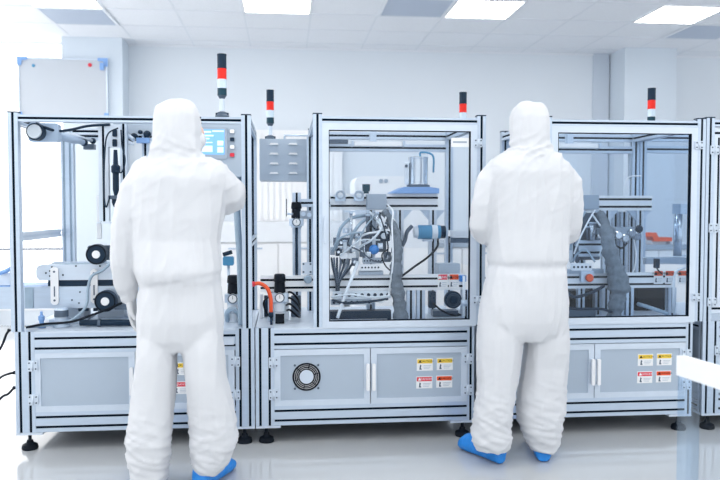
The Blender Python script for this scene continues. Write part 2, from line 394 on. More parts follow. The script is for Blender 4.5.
def cab_door(root, x0, x1, z0, z1, y, handle_right, hinges=True, labels=None, fan=None):
    d = MB(); s = .032; q = y + .025
    d.box((x0, y, z0), (x1, q, z0 + s), 'alu_light'); d.box((x0, y, z1 - s), (x1, q, z1), 'alu_light')
    d.box((x0, y, z0 + s), (x0 + s, q, z1 - s), 'alu_light'); d.box((x1 - s, y, z0 + s), (x1, q, z1 - s), 'alu_light')
    d = d.build('door', root)
    MB().box((x0 + s, y + .006, z0 + s), (x1 - s, y + .016, z1 - s), 'panel').build('panel', d)
    hx = (x1 - .014) if handle_right else (x0 + .014); zc = (z0 + z1) / 2
    b = MB(); b.bbox((hx - .009, y - .03, zc - .072), (hx + .009, y - .014, zc + .072), 'bright_white', .004)
    for sz in (-1, 1): b.box((hx - .007, y - .014, zc + sz * .06 - .008), (hx + .007, y - .0003, zc + sz * .06 + .008), 'alu_light')
    b.build('handle', d)
    if hinges:
        ex = x0 - .004 if handle_right else x1 + .004
        for zz in (z0 + (z1 - z0) * .22, z0 + (z1 - z0) * .78): hinge(d, ex, zz, y)
    for (lx, lz, k) in labels or []: warn_label(d, lx, lz, y + .006, k)
    if fan:
        fx, fz = fan; yy = y + .005
        b = MB(); b.lathe((fx, yy, fz), [(0, -.003), (.037, -.003), (.0375, 0)], 'alu_light', 28, 1)
        b.lathe((fx, yy, fz), [(.0375, -.0005), (.071, -.0005)], 'black', 36, 1)
        for r_ in (.046, .055, .064): b.torus((fx, yy - .003, fz), r_, .0009, 'bright_white', 1, 36, 6)
        for i in range(6):
            a = i * math.pi / 3 + .3; b.tube([(fx + .037 * math.cos(a), yy - .004, fz + .037 * math.sin(a)), (fx + .071 * math.cos(a), yy - .004, fz + .071 * math.sin(a))], .0022, 'black', 6)
        for sx in (-1, 1):
            for sz in (-1, 1): b.cyl((fx + sx * .062, yy - .004, fz + sz * .062), (fx + sx * .062, yy, fz + sz * .062), .006, 'dark_steel', 8)
        b.torus((fx, yy - .002, fz), .071, .004, 'black', 1, 40, 8)
        lab(b.build('fan_grille', d), 'round black fan grille')
def base_frame(root, x0, x1, yr, px0, px1, zt=.562, zb=.054):
    """cabinet under the machine; px0, px1 widths of the front corner posts"""
    for (a, b) in ((x0, x0 + px0), (x1 - px1, x1)): MB().profile((a, YF, zb), (b, YF + .045, zt + .012), 2).build('base_post', root)
    for (a, b) in ((x0, x0 + .045), (x1 - .045, x1)): MB().profile((a, yr - .045, zb), (b, yr, zt), 2).build('base_post', root)
    a, b = x0 + px0 + .0005, x1 - px1 - .0005
    MB().profile((a, YF, zt - .1005), (b, YF + .045, zt + .0025), 0).build('base_rail', root)
    MB().profile((a, YF, zb + .001), (b, YF + .045, zb + .104), 0).build('base_rail', root)
    MB().profile((x0 + .046, yr - .045, zt - .045), (x1 - .046, yr, zt), 0).build('base_rail', root)
    MB().profile((x0 + .046, yr - .045, zb + .012), (x1 - .046, yr, zb + .057), 0).build('base_rail', root)
    for xa in (x0, x1 - .045):
        for za, zc in ((zb + .012, zb + .057), (zt - .045, zt)): MB().profile((xa, YF + .046, za), (xa + .045, yr - .046, zc), 1).build('base_rail', root)
        MB().box((xa + .018, YF + .046, zb + .058), (xa + .026, yr - .046, zt - .046), 'panel').build('side_panel', root)
    MB().box((x0 + .046, yr - .03, zb + .058), (x1 - .046, yr - .022, zt - .046), 'panel').build('back_panel', root)
    MB().box((x0 + .046, YF + .046, zb + .02), (x1 - .046, yr - .046, zb + .032), 'dark_steel').build('bottom_plate', root)
    MB().box((x0, YF + .0455, zt + .0005), (x1, yr, zt + .012), 'alu_light').box((x0 + px0 + .0005, YF, zt + .003), (x1 - px1 - .0005, YF + .0454, zt + .012), 'alu_light').build('bench_plate', root)
    MB().box((x0 + .05, yr - .012, FZ + .004), (x1 - .05, yr - .004, zb - .001), 'black').build('rear_light_blocker', root)  # added black sheet that blocks light from behind, darkening the floor underneath
    f = MB(); f.box((x0, YF - .002, zb - .012), (x0 + .13, YF + .09, zb - .0005), 'alu_light'); f.build('base_flange', root)
    f = MB(); f.box((x1 - .13, YF - .002, zb - .012), (x1, YF + .09, zb - .0005), 'alu_light'); f.build('base_flange', root)
    for xa in (x0 + .055, x1 - .055):
        for ya in (YF + .035, yr - .04): foot(root, xa, ya, zb - .0125 if ya < YF + .1 else zb - .0005)
def upper_frame(root, x0, x1, yr, z0, zt, w=.047):
    for xa in (x0, x1 - w):
        for ya in (YF, yr - .045):
            MB().profile((xa, ya, z0), (xa + w, ya + .045, zt + .012), 2).build('post', root)
            MB().box((xa - .001, ya - .001, zt + .0125), (xa + w + .001, ya + .046, zt + .018), 'navy').build('post_cap', root)
        MB().profile((xa, YF + .046, zt - .045), (xa + w, yr - .046, zt), 1).build('top_rail', root)
    for ya, hh in ((YF, .034), (yr - .045, .045)): MB().profile((x0 + w + .0005, ya, zt - hh), (x1 - w - .0005, ya + .045, zt), 0).build('top_rail', root)
    MB().profile((x0 + w + .0005, yr - .045, zt - .12), (x1 - w - .0005, yr, zt - .075), 0).build('top_rail', root)
def glazed_door(root, x0, x1, z0, z1, g='glass'):
    d = MB(); s = .035; y = YF - .001; q = y + .028
    for a, b in (((x0, z0), (x1, z0 + s)), ((x0, z1 - s), (x1, z1)), ((x0, z0 + s), (x0 + s, z1 - s)), ((x1 - s, z0 + s), (x1, z1 - s))): d.box((a[0], y, a[1]), (b[0], q, b[1]), 'alu_light')
    k = .0035
    for a, b in (((x0 + s, z0 + s), (x1 - s, z0 + s + k)), ((x0 + s, z1 - s - k), (x1 - s, z1 - s)), ((x0 + s, z0 + s), (x0 + s + k, z1 - s)), ((x1 - s - k, z0 + s), (x1 - s, z1 - s))): d.box((a[0], y - .0005, a[1]), (b[0], q, b[1]), 'slot')
    d = d.build('glazed_door', root)
    MB().box((x0 + s + k, y + .01, z0 + s + k), (x1 - s - k, y + .015, z1 - s - k), g).build('pane', d)
    for zz in (z0 + (z1 - z0) * .13, z0 + (z1 - z0) * .91): hinge(d, x1 + .004, zz, y, .045, .045)
    b = MB(); b.bbox((x0 + .008, y - .025, 1.02), (x0 + .02, y - .012, 1.16), 'alu_light', .003); b.box((x0 + .01, y - .012, 1.03), (x0 + .018, y - .0003, 1.045), 'alu_light'); b.box((x0 + .01, y - .012, 1.135), (x0 + .018, y - .0003, 1.15), 'alu_light'); b.build('handle', d)
    return d
def regulator(root, x, y, zt, s=1.0, bowl=True):
    """filter regulator: black knob, body with gauge, clear bowl"""
    b = MB(); b.lathe((x, y, zt - .16 * s), [(0, 0), (.034 * s, 0), (.036 * s, .05 * s), (.03 * s, .055 * s)], 'alu', 16)
    b.bbox((x - .045 * s, y - .03 * s, zt - .15 * s), (x + .045 * s, y + .03 * s, zt - .105 * s), 'alu', .006)
    r = b.build('air_regulator', root)
    lab(MB().lathe((x, y, zt - .105 * s), [(.022 * s, 0), (.032 * s, .006 * s), (.028 * s, .06 * s), (.034 * s, .065 * s), (.03 * s, .1 * s), (.024 * s, .105 * s), (0, .105 * s)], 'black', 16).build('knob', r), 'black adjusting knob')
    g = MB(); g.lathe((x, y - .03 * s, zt - .127 * s), [(0, -.018 * s), (.021 * s, -.018 * s, 'dark_steel'), (.027 * s, -.02 * s), (.027 * s, -.004 * s), (0, -.004 * s)], 'label_white', 20, 1)
    g.box((x - .001, y - .0495 * s, zt - .13 * s), (x + .001, y - .0485 * s, zt - .112 * s), 'black'); g.build('gauge', r)
    if bowl: MB().lathe((x, y, zt - .28 * s), [(0, 0), (.02 * s, 0), (.028 * s, .015 * s), (.028 * s, .07 * s, 'grey'), (.03 * s, .075 * s), (.03 * s, .119 * s), (0, .119 * s)], 'hose_clear', 16).build('bowl', r)
    return r
def motor_roller(root, c, r, L, name='roller'):
    b = MB(); b.lathe(c, [(0, -.004, 'label_white'), (r * .38, -.004, 'hose_clear'), (r * .4, 0), (r, 0), (r * 1.02, .01), (r * 1.02, .05), (r * .9, .055), (r * .8, .06), (r * .8, L), (0, L)], 'navy', 28, 1)
    b.torus((c[0], c[1] - .001, c[2]), r * .9, .003, 'black', 1, 28, 6); return b.build(name, root)

# ---- middle and right machines
def glazed_machine(dx, label, second=False):
    X = lambda u, v=240, y=YF: PX(u, y, v)
    bx0, bx1 = PX(255.6, YF, 380) + dx, PX(474, YF, 380) + dx
    ux0, ux1 = PX(313.3, YF) + dx, PX(485.2, YF) + dx
    yr = 4.775; zt = 1.6835 if second else 1.6845; zb0 = .5745
    root = thing('assembly_machine', label, 'machine', ((bx0 + bx1) / 2, 4.36, FZ), 'glazed assembly machines')
    base_frame(root, bx0, bx1, yr, .098, .038)
    # base doors
    z0, z1 = PZ(404.4, YF, 370), PZ(348.2, YF, 370)
    xa, xm, xb = PX(274.4, YF, 380) + dx, PX(370.5, YF, 380) + dx, PX(467, YF, 380) + dx
    L = []
    for (u, v, k) in ((425, 364.8, 'yellow'), (445, 364.2, 'yellow'), (424.5, 382.6, 'red'), (444.5, 381.8, 'orange')):
        L.append((PX(u, YF, v) + dx, PZ(v, YF, u), k))
    fanp = (PX(306.6, YF, 377), PZ(377, YF, 306.6)) if not second else None
    cab_door(root, xa, xm - .002, z0, z1, YF + .001, True, True, None, fanp)
    cab_door(root, xm + .002, xb, z0, z1, YF + .001, False, True, L)
    upper_frame(root, ux0, ux1, yr, zb0, zt)
    glazed_door(root, ux0 + .0475, ux1 - .0475, PZ(327, YF, 400), zt - .0345, 'glass_blue' if second else 'glass')
    MB().profile((ux0 + .0475, YF, zb0), (ux1 - .0475, YF + .045, PZ(327.6, YF, 400)), 0).build('sill_rail', root)
    # side and rear glazing
    for nm, x in (('side_pane', ux1 - .026), ('side_pane', ux0 + .02)):
        MB().box((x, YF + .046, zb0 + .3), (x + .005, yr - .046, zt - .046), 'glass_blue' if second else 'glass').build(nm, root)
    rw = PX(430, yr, 200) + (dx if not second else dx)
    d = MB(); d.box((ux0 + .048, yr - .02, PZ(248, yr)), (rw - .02, yr - .014, zt - .121), 'glass'); d.build('rear_pane', root)
    # ceiling lamp inside
    lp = MB(); xa2, zz = P(353, 136, 4.6); xb2 = PX(402, 4.6, 136)
    lp.bbox((xa2 + dx, 4.55, zt - .10), (xb2 + dx, 4.6, zt - .075), 'bright_white', .008); lp.box((xa2 + dx - .012, 4.545, zt - .104), (xa2 + dx, 4.605, zt - .07), 'alu'); lp.box((xb2 + dx, 4.545, zt - .104), (xb2 + dx + .012, 4.605, zt - .07), 'alu')
    lp.box((xa2 + dx + .1, 4.56, zt - .0745), (xa2 + dx + .14, 4.6, zt - .0005), 'alu'); lp.build('lamp_tube', root)
    lp = MB(); lp.box((ux0 + .05, 4.60, zt - .085), (xa2 + dx - .03, 4.63, zt - .06), 'dark_steel'); lp.build('cable_duct', root)
    # mid beam across the machine and its legs
    zA, zB = PZ(275, 4.2, 400), PZ(290.5, 4.2, 400)
    MB().profile((bx0 + .02, 4.2, zB), (ux1 - .05, 4.245, zA), 0, 'white').build('cross_beam', root)
    for u in (411, 421, 466): x = PX(u, 4.2, 300) + dx; MB().profile((x - .023, 4.2, zb0), (x + .023, 4.245, zB - .0005), 2).build('beam_leg', root)
    x = bx0 + .06; MB().profile((x, 4.2, zb0), (x + .045, 4.245, zB - .0005), 2).build('beam_leg', root)
    if not second:
        x0, x1 = PX(292.5, 4.62), PX(301, 4.62); MB().profile((x0, 4.60, zb0), (x1, 4.645, 1.30), 2).build('post', root)
        x0, x1 = PX(307, 4.62), PX(313, 4.62); MB().profile((x0, 4.60, zb0), (x1, 4.645, 1.64), 2).build('post', root)
    return root, dx, zb0, zt, zA, zB, ux0, ux1, yr

m2 = glazed_machine(0, 'middle glazed assembly machine with a fan in its lower left door')
m3 = glazed_machine(1.242, 'right-hand glazed assembly machine behind the right worker, orange knob inside', True)

def gantry(m, ua, ub, va, vb, legs, y=4.42):
    root = m[0]; x0, z1 = P(ua, va, y); x1, z0 = P(ub, vb, y)
    MB().profile((x0, y, z0), (x1, y + .045, z1), 0, 'white').build('gantry_beam', root)
    for u in legs:
        x = PX(u, y); MB().profile((x - .022, y, m[4] if False else m[2]), (x + .022, y + .045, z0 - .0005), 2, 'alu_light').build('gantry_leg', root)
        for s in (-1, 1):
            g = MB(); g.prism([(x + s * .0225, z0 - .0005), (x + s * .075, z0 - .0005), (x + s * .0225, z0 - .06)], (0, 2), 1, y + .01, y + .035, 'alu'); g.build('gusset', root)
    return x0, x1, z0, z1
# ================= interior of the middle machine
R2 = m2[0]; zb = m2[2]
gx0, gx1, gz0, gz1 = gantry(m2, 330.5, 438, 193.5, 210, (400, 433))
Y1 = 4.30
# grey junction box in front of the gantry beam
x0, z1 = P(367.5, 194, 4.34); x1, z0 = P(386.5, 209.5, 4.34)
MB().bbox((x0, 4.34, z0), (x1, 4.4195, z1), 'grey', .004).build('junction_box', R2)
p = V3(366, 188, 4.45); MB().lathe((p.x, 4.44, gz1 + .0003), [(.018, 0), (.014, .012), (.022, .014), (.024, .055), (0, .055)], 'teal', 16).build('level_sensor', R2)
for u in (340.5, 359):
    p = V3(u, 196, 4.40); b = MB(); b.torus((p.x, 4.395, p.z + .006), .022, .007, 'grey', 1, 20, 8); b.bbox((p.x - .03, 4.39, p.z - .03), (p.x + .03, 4.4195, p.z - .005), 'alu', .005)
    b.box((p.x - .04, 4.40, p.z - .005), (p.x + .04, 4.4195, p.z + .006), 'hose_clear'); b.build('tube_clamp', R2)
# canister on a blue plate
pb = thing('mounting_plate', 'sloping blue base plate on the beam under the steel canister', 'plate', (PX(416, 4.45), 4.45, gz1))
x0, x1 = PX(391, 4.42), PX(437, 4.42)
b = MB(); zt_ = PZ(187, 4.42)
b.prism([(x0, gz1 + .0006), (x1, gz1 + .0006), (x1, gz1 + .03), (x1 - .06, zt_), (x0 + .07, zt_), (x0, gz1 + .006)], (0, 2), 1, 4.36, 4.58, 'pale_blue'); b.build('plate', pb)
cn = thing('steel_canister', 'shiny steel canister standing on the blue plate in the middle machine', 'canister', (PX(418, 4.47), 4.47, zt_))
cx = PX(418, 4.47); r = (PX(427.5, 4.47) - PX(408.5, 4.47)) / 2; h = PZ(157, 4.47) - zt_
b = MB(); b.lathe((cx, 4.47, zt_ + .0006), [(0, 0), (r * 1.2, 0, 'dark_steel'), (r * 1.2, .014, 'dark_steel'), (r * 1.02, .016), (r, .02), (r, h - .012), (r * 1.03, h - .01), (r * 1.03, h), (r * .9, h + .002), (0, h + .002)], 'steel', 32); b.build('body', cn)
b = MB(); b.bbox((cx - r - .026, 4.44, zt_ + .017), (cx - r - .004, 4.47, zt_ + h * .82), 'hose_clear', .004); b.cyl((cx - r - .02, 4.43, zt_ + h * .7), (cx - r - .02, 4.4395, zt_ + h * .7), .009, 'dark_steel', 10); b.build('sight_tube', cn)
b = MB(); b.tube(arc([(cx + r * .2, 4.47, zt_ + h + .003), (cx + r * .3, 4.47, zt_ + h + .03), (cx + r + .03, 4.47, zt_ + h + .012), (cx + r + .035, 4.47, zt_ + h * .5)]), .006, 'motor_blue', 8); b.build('tube', cn)
# blue motor on a bracket off the right leg
p0, p1 = V3(413, 232, 4.40), V3(444, 232, 4.40)
mo = MB(); L = p1.x - p0.x; r = .042
mo.lathe((p0.x, 4.375, p0.z), [(0, 0, 'hose_clear'), (r * .75, 0, 'hose_clear'), (r * .85, L * .1, 'hose_clear'), (r * .95, L * .12), (r, L * .16), (r, L * .55), (r * 1.02, L * .56, 'hose_clear'), (r * 1.02, L * .74), (r * .98, L * .76), (r * .98, L * .84, 'navy'), (r * .9, L * .86, 'navy'), (r * .9, L, 'navy'), (0, L)], 'motor_blue', 28, 0)
mo = mo.build('motor', R2); lab(mo, 'blue cylindrical motor')
MB().bbox((p0.x + L * .3, 4.36, p0.z - .055), (p0.x + L * .6, 4.4195, p0.z - .0425), 'alu', .004).build('motor_bracket', mo)
b = MB(); b.tube(arc([V3(438, 238, 4.36), V3(437, 247, 4.34), V3(428, 257, 4.3), V3(414, 267, 4.26), V3(402, 276, 4.19)]), .0065, 'black', 8); b.build('cable', R2)
b = MB(); b.tube(arc([V3(412, 226, 4.37), V3(407, 232, 4.36), V3(405, 240, 4.36), V3(402, 246, 4.36)]), .012, 'dark_steel', 10); b.build('coupling', R2)
# grey fabric sleeve hanging to the bench
pts = [V3(384, 211, 4.33), V3(391, 222, 4.3), V3(396.5, 236, 4.22), V3(397, 252, 4.15), V3(396, 266, 4.13), V3(396.5, 282, 4.13), V3(399, 300, 4.13), V3(401, 318, 4.13)]
pts[-1].z = zb + .001
pp = arc(pts, 6); n = len(pp)
b = MB(); b.tube(pp, [(.022 + .018 * (i / n)) * (1 + .12 * math.sin(i * 1.9) + .08 * math.sin(i * .8)) for i in range(n)], 'sleeve', 14); b.build('cable_sleeve', R2)
b = MB(); b.tube(arc([V3(388, 205, 4.3), V3(393, 212, 4.25), V3(392, 225, 4.2), V3(393, 260, 4.1), V3(390, 285, 4.13), V3(388, 299, 4.13)]), .005, 'white', 8); b.build('cable', R2)
# process head: plate, cylinders, valves, hoses
x0, z1 = P(334, 238, Y1); x1, z0 = P(348, 246, Y1)
b = MB(); b.bbox((x0, Y1, z0), (x1 + .02, Y1 + .08, z1), 'dark_steel', .006)
for i in range(4): b.cyl((x0 + .015 + i * .025, Y1 - .001, z0 + .02), (x0 + .015 + i * .025, Y1 - .014, z0 + .02), .009, 'steel', 10)
b.build('valve_block', R2)
xq = PX(372, Y1); zq0, zq1 = PZ(263, Y1), PZ(211, Y1)
MB().profile((xq - .025, Y1 + .05, zb), (xq + .025, Y1 + .095, gz0 - .0005), 2).build('head_column', R2)
b = MB(); b.bbox((PX(362, Y1), Y1 - .01, PZ(252, Y1)), (PX(386, Y1), Y1 + .0495, PZ(232, Y1)), 'dark_steel', .006); b.build('head_plate', R2)
b = MB(); b.bbox((PX(379, 4.28), 4.24, PZ(241, 4.28)), (PX(389, 4.28), 4.289, PZ(231, 4.28)), 'navy', .004)
p = V3(384, 236, 4.24); b.lathe((p.x, 4.24, p.z), [(0, -.006), (.014, -.006), (.018, 0)], 'hose_clear', 14, 1); b.build('camera_module', R2)
p = V3(374, 249.5, 4.24); lab(MB().ball(p, .03, 'blue', 18, (1, .9, .95)).build('pressure_vessel', R2), 'bright blue rounded valve head')
b = MB(); b.cyl(p + Vector((0, .005, .026)), p + Vector((0, .005, .075)), .011, 'hose_clear', 10); b.cyl(p + Vector((0, 0, -.028)), p + Vector((0, 0, -.21)), .004, 'hose_clear', 8); b.cyl(p + Vector((0, .02, 0)), p + Vector((0, .047, 0)), .014, 'steel', 10); b.build('needle', R2)
for u, v0, v1, r, m in ((351, 212, 256, .0085, 'steel'), (345, 240, 262, .011, 'hose_clear'), (357, 236, 262, .011, 'hose_clear'), (341, 247, 262, .009, 'dark_steel'), (364, 240, 262, .010, 'steel'), (368, 214, 240, .012, 'dark_steel'), (377, 212, 232, .010, 'steel')):
    a, c = V3(u, v0, 4.27), V3(u, v1, 4.27); b = MB(); b.cyl(c, a, r, m, 12); b.cyl(c + Vector((0, 0, -.02)), c, r * .5, 'steel', 8); b.cyl(a - Vector((0, 0, .012)), a, r * 1.3, 'alu', 12); b.build('air_cylinder', R2)
p = V3(351, 212, 4.27); MB().box((p.x - .04, 4.265, p.z - .002), (p.x + .03, 4.30, p.z + .008), 'alu').build('bracket', R2)
hs = [[(369, 215, 4.33), (352, 218, 4.28), (341, 228, 4.24), (337, 243, 4.24), (336, 250, 4.28)],
      [(372, 217, 4.33), (362, 222, 4.26), (354, 232, 4.22), (350, 244, 4.26)],
      [(370, 212, 4.33), (378, 222, 4.26), (386, 232, 4.24), (390, 234, 4.26)],
      [(374, 214, 4.33), (382, 225, 4.22), (374, 238, 4.2), (361, 246, 4.24), (352, 252, 4.27)],
      [(388, 212, 4.36), (384, 222, 4.26), (379, 231, 4.24), (366, 234, 4.25), (354, 240, 4.28)]]
for i, h in enumerate(hs):
    b = MB(); b.tube(arc([V3(*q) for q in h]), .010 if i < 2 else .0065, ('hose_grey', 'hose_grey', 'hose_clear', 'hose_clear', 'white')[i], 8); b.build('hose', R2)
# fan-out of thin dark hoses meeting in one trunk
for i, u in enumerate((331.5, 334, 337, 341, 345, 350, 354)):
    b = MB(); b.tube(arc([V3(u, 258, 4.26), V3(u + (337 - u) * .25, 268, 4.2), V3(337 + (u - 337) * .18, 281, 4.16), V3(337 + (u - 337) * .1, 292, 4.17), V3(336.5 + (u - 337) * .1, 303, 4.18)], 6), .006, 'dark_steel' if i % 2 else 'navy', 8); b.build('hose', R2)
for u in (344, 352):
    p = V3(u, 256, 4.23); MB().bbox((p.x - .022, 4.225, p.z - .016), (p.x + .022, 4.255, p.z + .016), 'white', .005).build('connector', R2)
b = MB(); b.tube(arc([V3(358, 262, 4.2), V3(353, 275, 4.13), V3(345, 295, 4.1), V3(337.5, 318, 4.06)]), .009, 'hose_clear', 10); b.build('hose', R2)
# terminal blocks
def terminal(root, u0, v0, u1, v1, y, n, m='white', yb=.03, dot='navy'):
    x0, z1 = P(u0, v0, y); x1, z0 = P(u1, v1, y); b = MB(); b.bbox((x0, y, z0), (x1, y + yb, z1), m, .004)
    for i in range(n):
        x = x0 + (x1 - x0) * (i + .5) / n; rr = min((x1 - x0) / n * .28, (z1 - z0) * .3)
        b.cyl((x, y - .002, (z0 + z1) / 2), (x, y + .001, (z0 + z1) / 2), rr, dot, 10)
    return b.build('terminal_block', root)
terminal(R2, 360.5, 264.5, 380, 270.5, 4.165, 6); terminal(R2, 363, 258, 383, 263.5, 4.21, 7, 'grey')
MB().bbox((PX(359, 4.2), 4.18, PZ(275, 4.2) + .0005), (PX(383, 4.2), 4.24, PZ(271, 4.2)), 'grey', .004).build('bracket', R2)
terminal(R2, 333, 291.5, 391, 298.5, 4.15, 9, 'hose_clear', .04); terminal(R2, 331, 300, 372, 304.5, 4.13, 7, 'grey', .04)
MB().bbox((PX(330, 4.1), 4.12, zb + .0005), (PX(392, 4.1), 4.19, zb + .06), 'navy', .006).build('tray', R2)
MB().bbox((PX(331, 4.02), 4.03, zb + .0005), (PX(389, 4.02), 4.1, zb + .018), 'alu_light', .006).build('tray', R2)
b = MB(); b.tube(arc([V3(388, 249, 4.27), V3(382, 255, 4.2), V3(385, 265, 4.15), V3(392, 272, 4.14)]), .004, 'black', 8); b.build('cable', R2)
b = MB(); b.tube(arc([V3(372, 299, 4.13), V3(380, 302, 4.1), V3(386, 299, 4.1), V3(390, 293, 4.13)]), .006, 'white', 8); b.build('cable', R2)
for (u0, v0, u1, v1, y, m) in ((375, 212, 381, 221, 4.31, 'navy'), (382, 222, 388, 229, 4.29, 'dark_steel'), (354, 232, 360, 239, 4.27, 'dark_steel'), (336, 248, 341, 256, 4.26, 'navy'), (360, 246, 364, 257, 4.25, 'dark_steel'),
                               (384, 252, 391, 262, 4.22, 'dark_steel'), (352, 258, 358, 266, 4.22, 'dark_steel'), (340, 258, 349, 264, 4.28, 'grey'), (330.5, 247, 335, 255, 4.28, 'grey'), (367, 252, 371, 257, 4.2, 'hose_clear'), (378, 243, 383, 249, 4.23, 'alu'), (343, 228, 349, 233, 4.30, 'alu')):
    x0, z1 = P(u0, v0, y); x1, z0 = P(u1, v1, y); b = MB(); b.bbox((x0, y, z0), (x1, y + .035, z1), m, .004)
    b.cyl(((x0 + x1) / 2, y - .006, (z0 + z1) / 2), ((x0 + x1) / 2, y, (z0 + z1) / 2), min(x1 - x0, z1 - z0) * .3, 'steel', 10); b.build('valve', R2)
for i, (pa, r, m) in enumerate((([(376, 214, 4.3), (366, 226, 4.22), (358, 240, 4.2), (347, 250, 4.22)], .0045, 'hose_grey'), ([(379, 213, 4.3), (384, 228, 4.2), (388, 246, 4.2), (386, 258, 4.2)], .0045, 'navy'), ([(349, 246, 4.2), (360, 251, 4.18), (372, 260, 4.18), (381, 262, 4.19)], .0045, 'dark_steel'),
                              ([(333, 252, 4.24), (338, 240, 4.2), (350, 234, 4.2), (364, 232, 4.22)], .006, 'hose_grey'), ([(340, 256, 4.23), (352, 246, 4.19), (362, 240, 4.2), (380, 240, 4.22)], .0045, 'hose_clear'), ([(366, 214, 4.3), (371, 224, 4.24), (377, 230, 4.24), (386, 226, 4.25)], .005, 'navy'),
                              ([(332, 300, 4.1), (345, 303, 4.08), (365, 302, 4.08), (388, 299, 4.1)], .007, 'navy'), ([(331, 297, 4.1), (350, 294.5, 4.09), (370, 297, 4.09), (390, 296, 4.1)], .005, 'hose_clear'))):
    b = MB(); b.tube(arc([V3(*q) for q in pa]), r, m, 8); b.build('hose', R2)
# right side: fan, blocks, labels on the beam, upright sensors
p = V3(453.5, 300, 4.17); b = MB(); b.lathe(p, [(0, -.005), (.018, -.005), (.02, 0), (.045, 0), (.05, .006), (.05, .029), (0, .029)], 'navy', 26, 1)
for r_ in (.028, .037): b.torus((p.x, 4.169, p.z), r_, .002, 'dark_steel', 1, 26, 6)
b.build('cooling_fan', R2)
MB().bbox((PX(429, 4.17), 4.165, PZ(309, 4.17)), (PX(436, 4.17), 4.1985, PZ(292, 4.17)), 'navy', .005).build('relay', R2)
MB().bbox((PX(437, 4.16), 4.26, zb + .001), (PX(463, 4.16), 4.34, PZ(312, 4.26)), 'dark_steel', .006).build('valve_block', R2)
b = MB(); b.tube(arc([V3(433, 303, 4.16), V3(441, 310, 4.1), V3(452, 315, 4.1), V3(461, 315, 4.13)]), .0055, 'black', 8); b.build('cable', R2)
b = MB(); b.cyl(V3(464, 316, 4.12), V3(464, 276, 4.12), .008, 'hose_clear', 10); b.cyl(V3(464, 300, 4.12), V3(464, 306, 4.12), .018, 'alu', 12); b.build('pipe', R2)
MB().bbox((PX(437, 4.3), 4.26, PZ(275.5, 4.3) + .002), (PX(459, 4.3), 4.36, PZ(264, 4.3)), 'grey', .006).build('controller_box', R2)
MB().bbox((PX(459, 4.2), 4.16, PZ(282, 4.2)), (PX(465, 4.2), 4.1985, PZ(276, 4.2)), 'blue', .004).build('fitting', R2)
for u, k in ((443, 'red'), (454.2, 'orange')): warn_label(R2, PX(u, 4.199), PZ(282, 4.199), 4.199, k, .058, .085)
b = MB(); x0, z1 = P(452, 137.5, 4.73); x1, z0 = P(469.5, 146.5, 4.73)
x0, z1 = P(451.5, 137.5, YF); x1, z0 = P(469.3, 147, YF)
b.box((x0, YF + .0105 - .0025, z0), (x1, YF + .0088, z1), 'label_white'); b.box((x0 + .01, YF + .0072, (z0 + z1) / 2 - .003), (x1 - .012, YF + .0078, (z0 + z1) / 2 + .006), 'grey'); lab(b.build('warning_label', R2), 'small white notice at the top right of the glass')
# background slide rail seen right of the gantry
b = MB(); x0, z1 = P(448, 230, 4.66); x1, z0 = P(468, 236, 4.66); b.prism([(x0, z1), (x1, z1 - .012), (x1, z0 - .012), (x0, z0)], (0, 2), 1, 4.6, 4.66, 'white'); b.build('slide_rail', R2)
b = MB(); b.bbox((PX(449, 4.66), 4.61, PZ(243, 4.66)), (PX(468, 4.66), 4.65, PZ(238, 4.66)), 'dark_steel', .004); b.build('slide_carriage', R2)

# left annex of the middle machine: regulators, beam plate, hose
regulator(R2, PX(279.5, 4.12), 4.14, PZ(273.5, 4.12), 1.0)
MB().bbox((PX(275, 4.1), 4.09, zb + .0005), (PX(284, 4.1), 4.14, PZ(313, 4.1)), 'black', .006).build('valve_block', R2)
rg = regulator(R2, PX(296.5, 4.5), 4.52, PZ(202, 4.5), .95, False)
MB().cyl((PX(296.5, 4.52), 4.52, PZ(275, 4.52)), (PX(296.5, 4.52), 4.52, PZ(219, 4.52)), .009, 'navy', 10).build('pipe', R2)
b = MB(); b.profile((PX(301, 4.55), 4.55, PZ(207, 4.55)), (PX(330, 4.55), 4.595, PZ(199, 4.55)), 0); b.build('bracket', R2)
p = V3(300, 214, 4.48); b = MB(); b.bbox((p.x, 4.50, p.z - .03), (p.x + .075, 4.55, p.z + .02), 'grey', .005); b.cyl((p.x + .02, 4.485, p.z), (p.x + .02, 4.50, p.z), .014, 'alu', 12); b.cyl((p.x + .055, 4.485, p.z - .005), (p.x + .055, 4.50, p.z - .005), .014, 'alu', 12); b.build('valve', R2)
b = MB(); b.cyl((p.x - .075, 4.5, p.z), (p.x - .04, 4.5, p.z), .006, 'alu', 8); b.cyl((p.x - .08, 4.5, p.z - .014), (p.x - .08, 4.5, p.z + .09), .003, 'navy', 6); b.build('rod', R2)
b = MB(); b.bbox((PX(302, 4.19), 4.185, PZ(274, 4.19)), (PX(312, 4.19), 4.1985, PZ(262, 4.19)), 'alu_light', .003)
for u in (303.5, 310.5):
    for v in (264, 272): q = V3(u, v, 4.185); b.cyl(q, q - Vector((0, .004, 0)), .006, 'dark_steel', 8)
b.build('gearbox', R2)
b = MB(); q = V3(308, 279.5, 4.18); b.lathe((q.x, 4.185, q.z), [(0, -.03), (.016, -.03), (.022, -.02), (.024, 0), (0, .012)], 'hose_grey', 16, 1); b.build('fitting', R2)
for (u0, v0, u1, v1, m, y) in ((260, 294, 263, 323, 'white', 4.3), (284, 293, 289, 322, 'hose_clear', 4.22), (264, 296, 270, 326, 'navy', 4.36), (291, 296, 301, 328, 'dark_steel', 4.34)):
    x0, z1 = P(u0, v0, y); x1, z0 = P(u1, v1, y); MB().bbox((x0, y, max(z0, zb + .001)), (x1, y + .04, z1), m, .004).build('valve_block', R2)
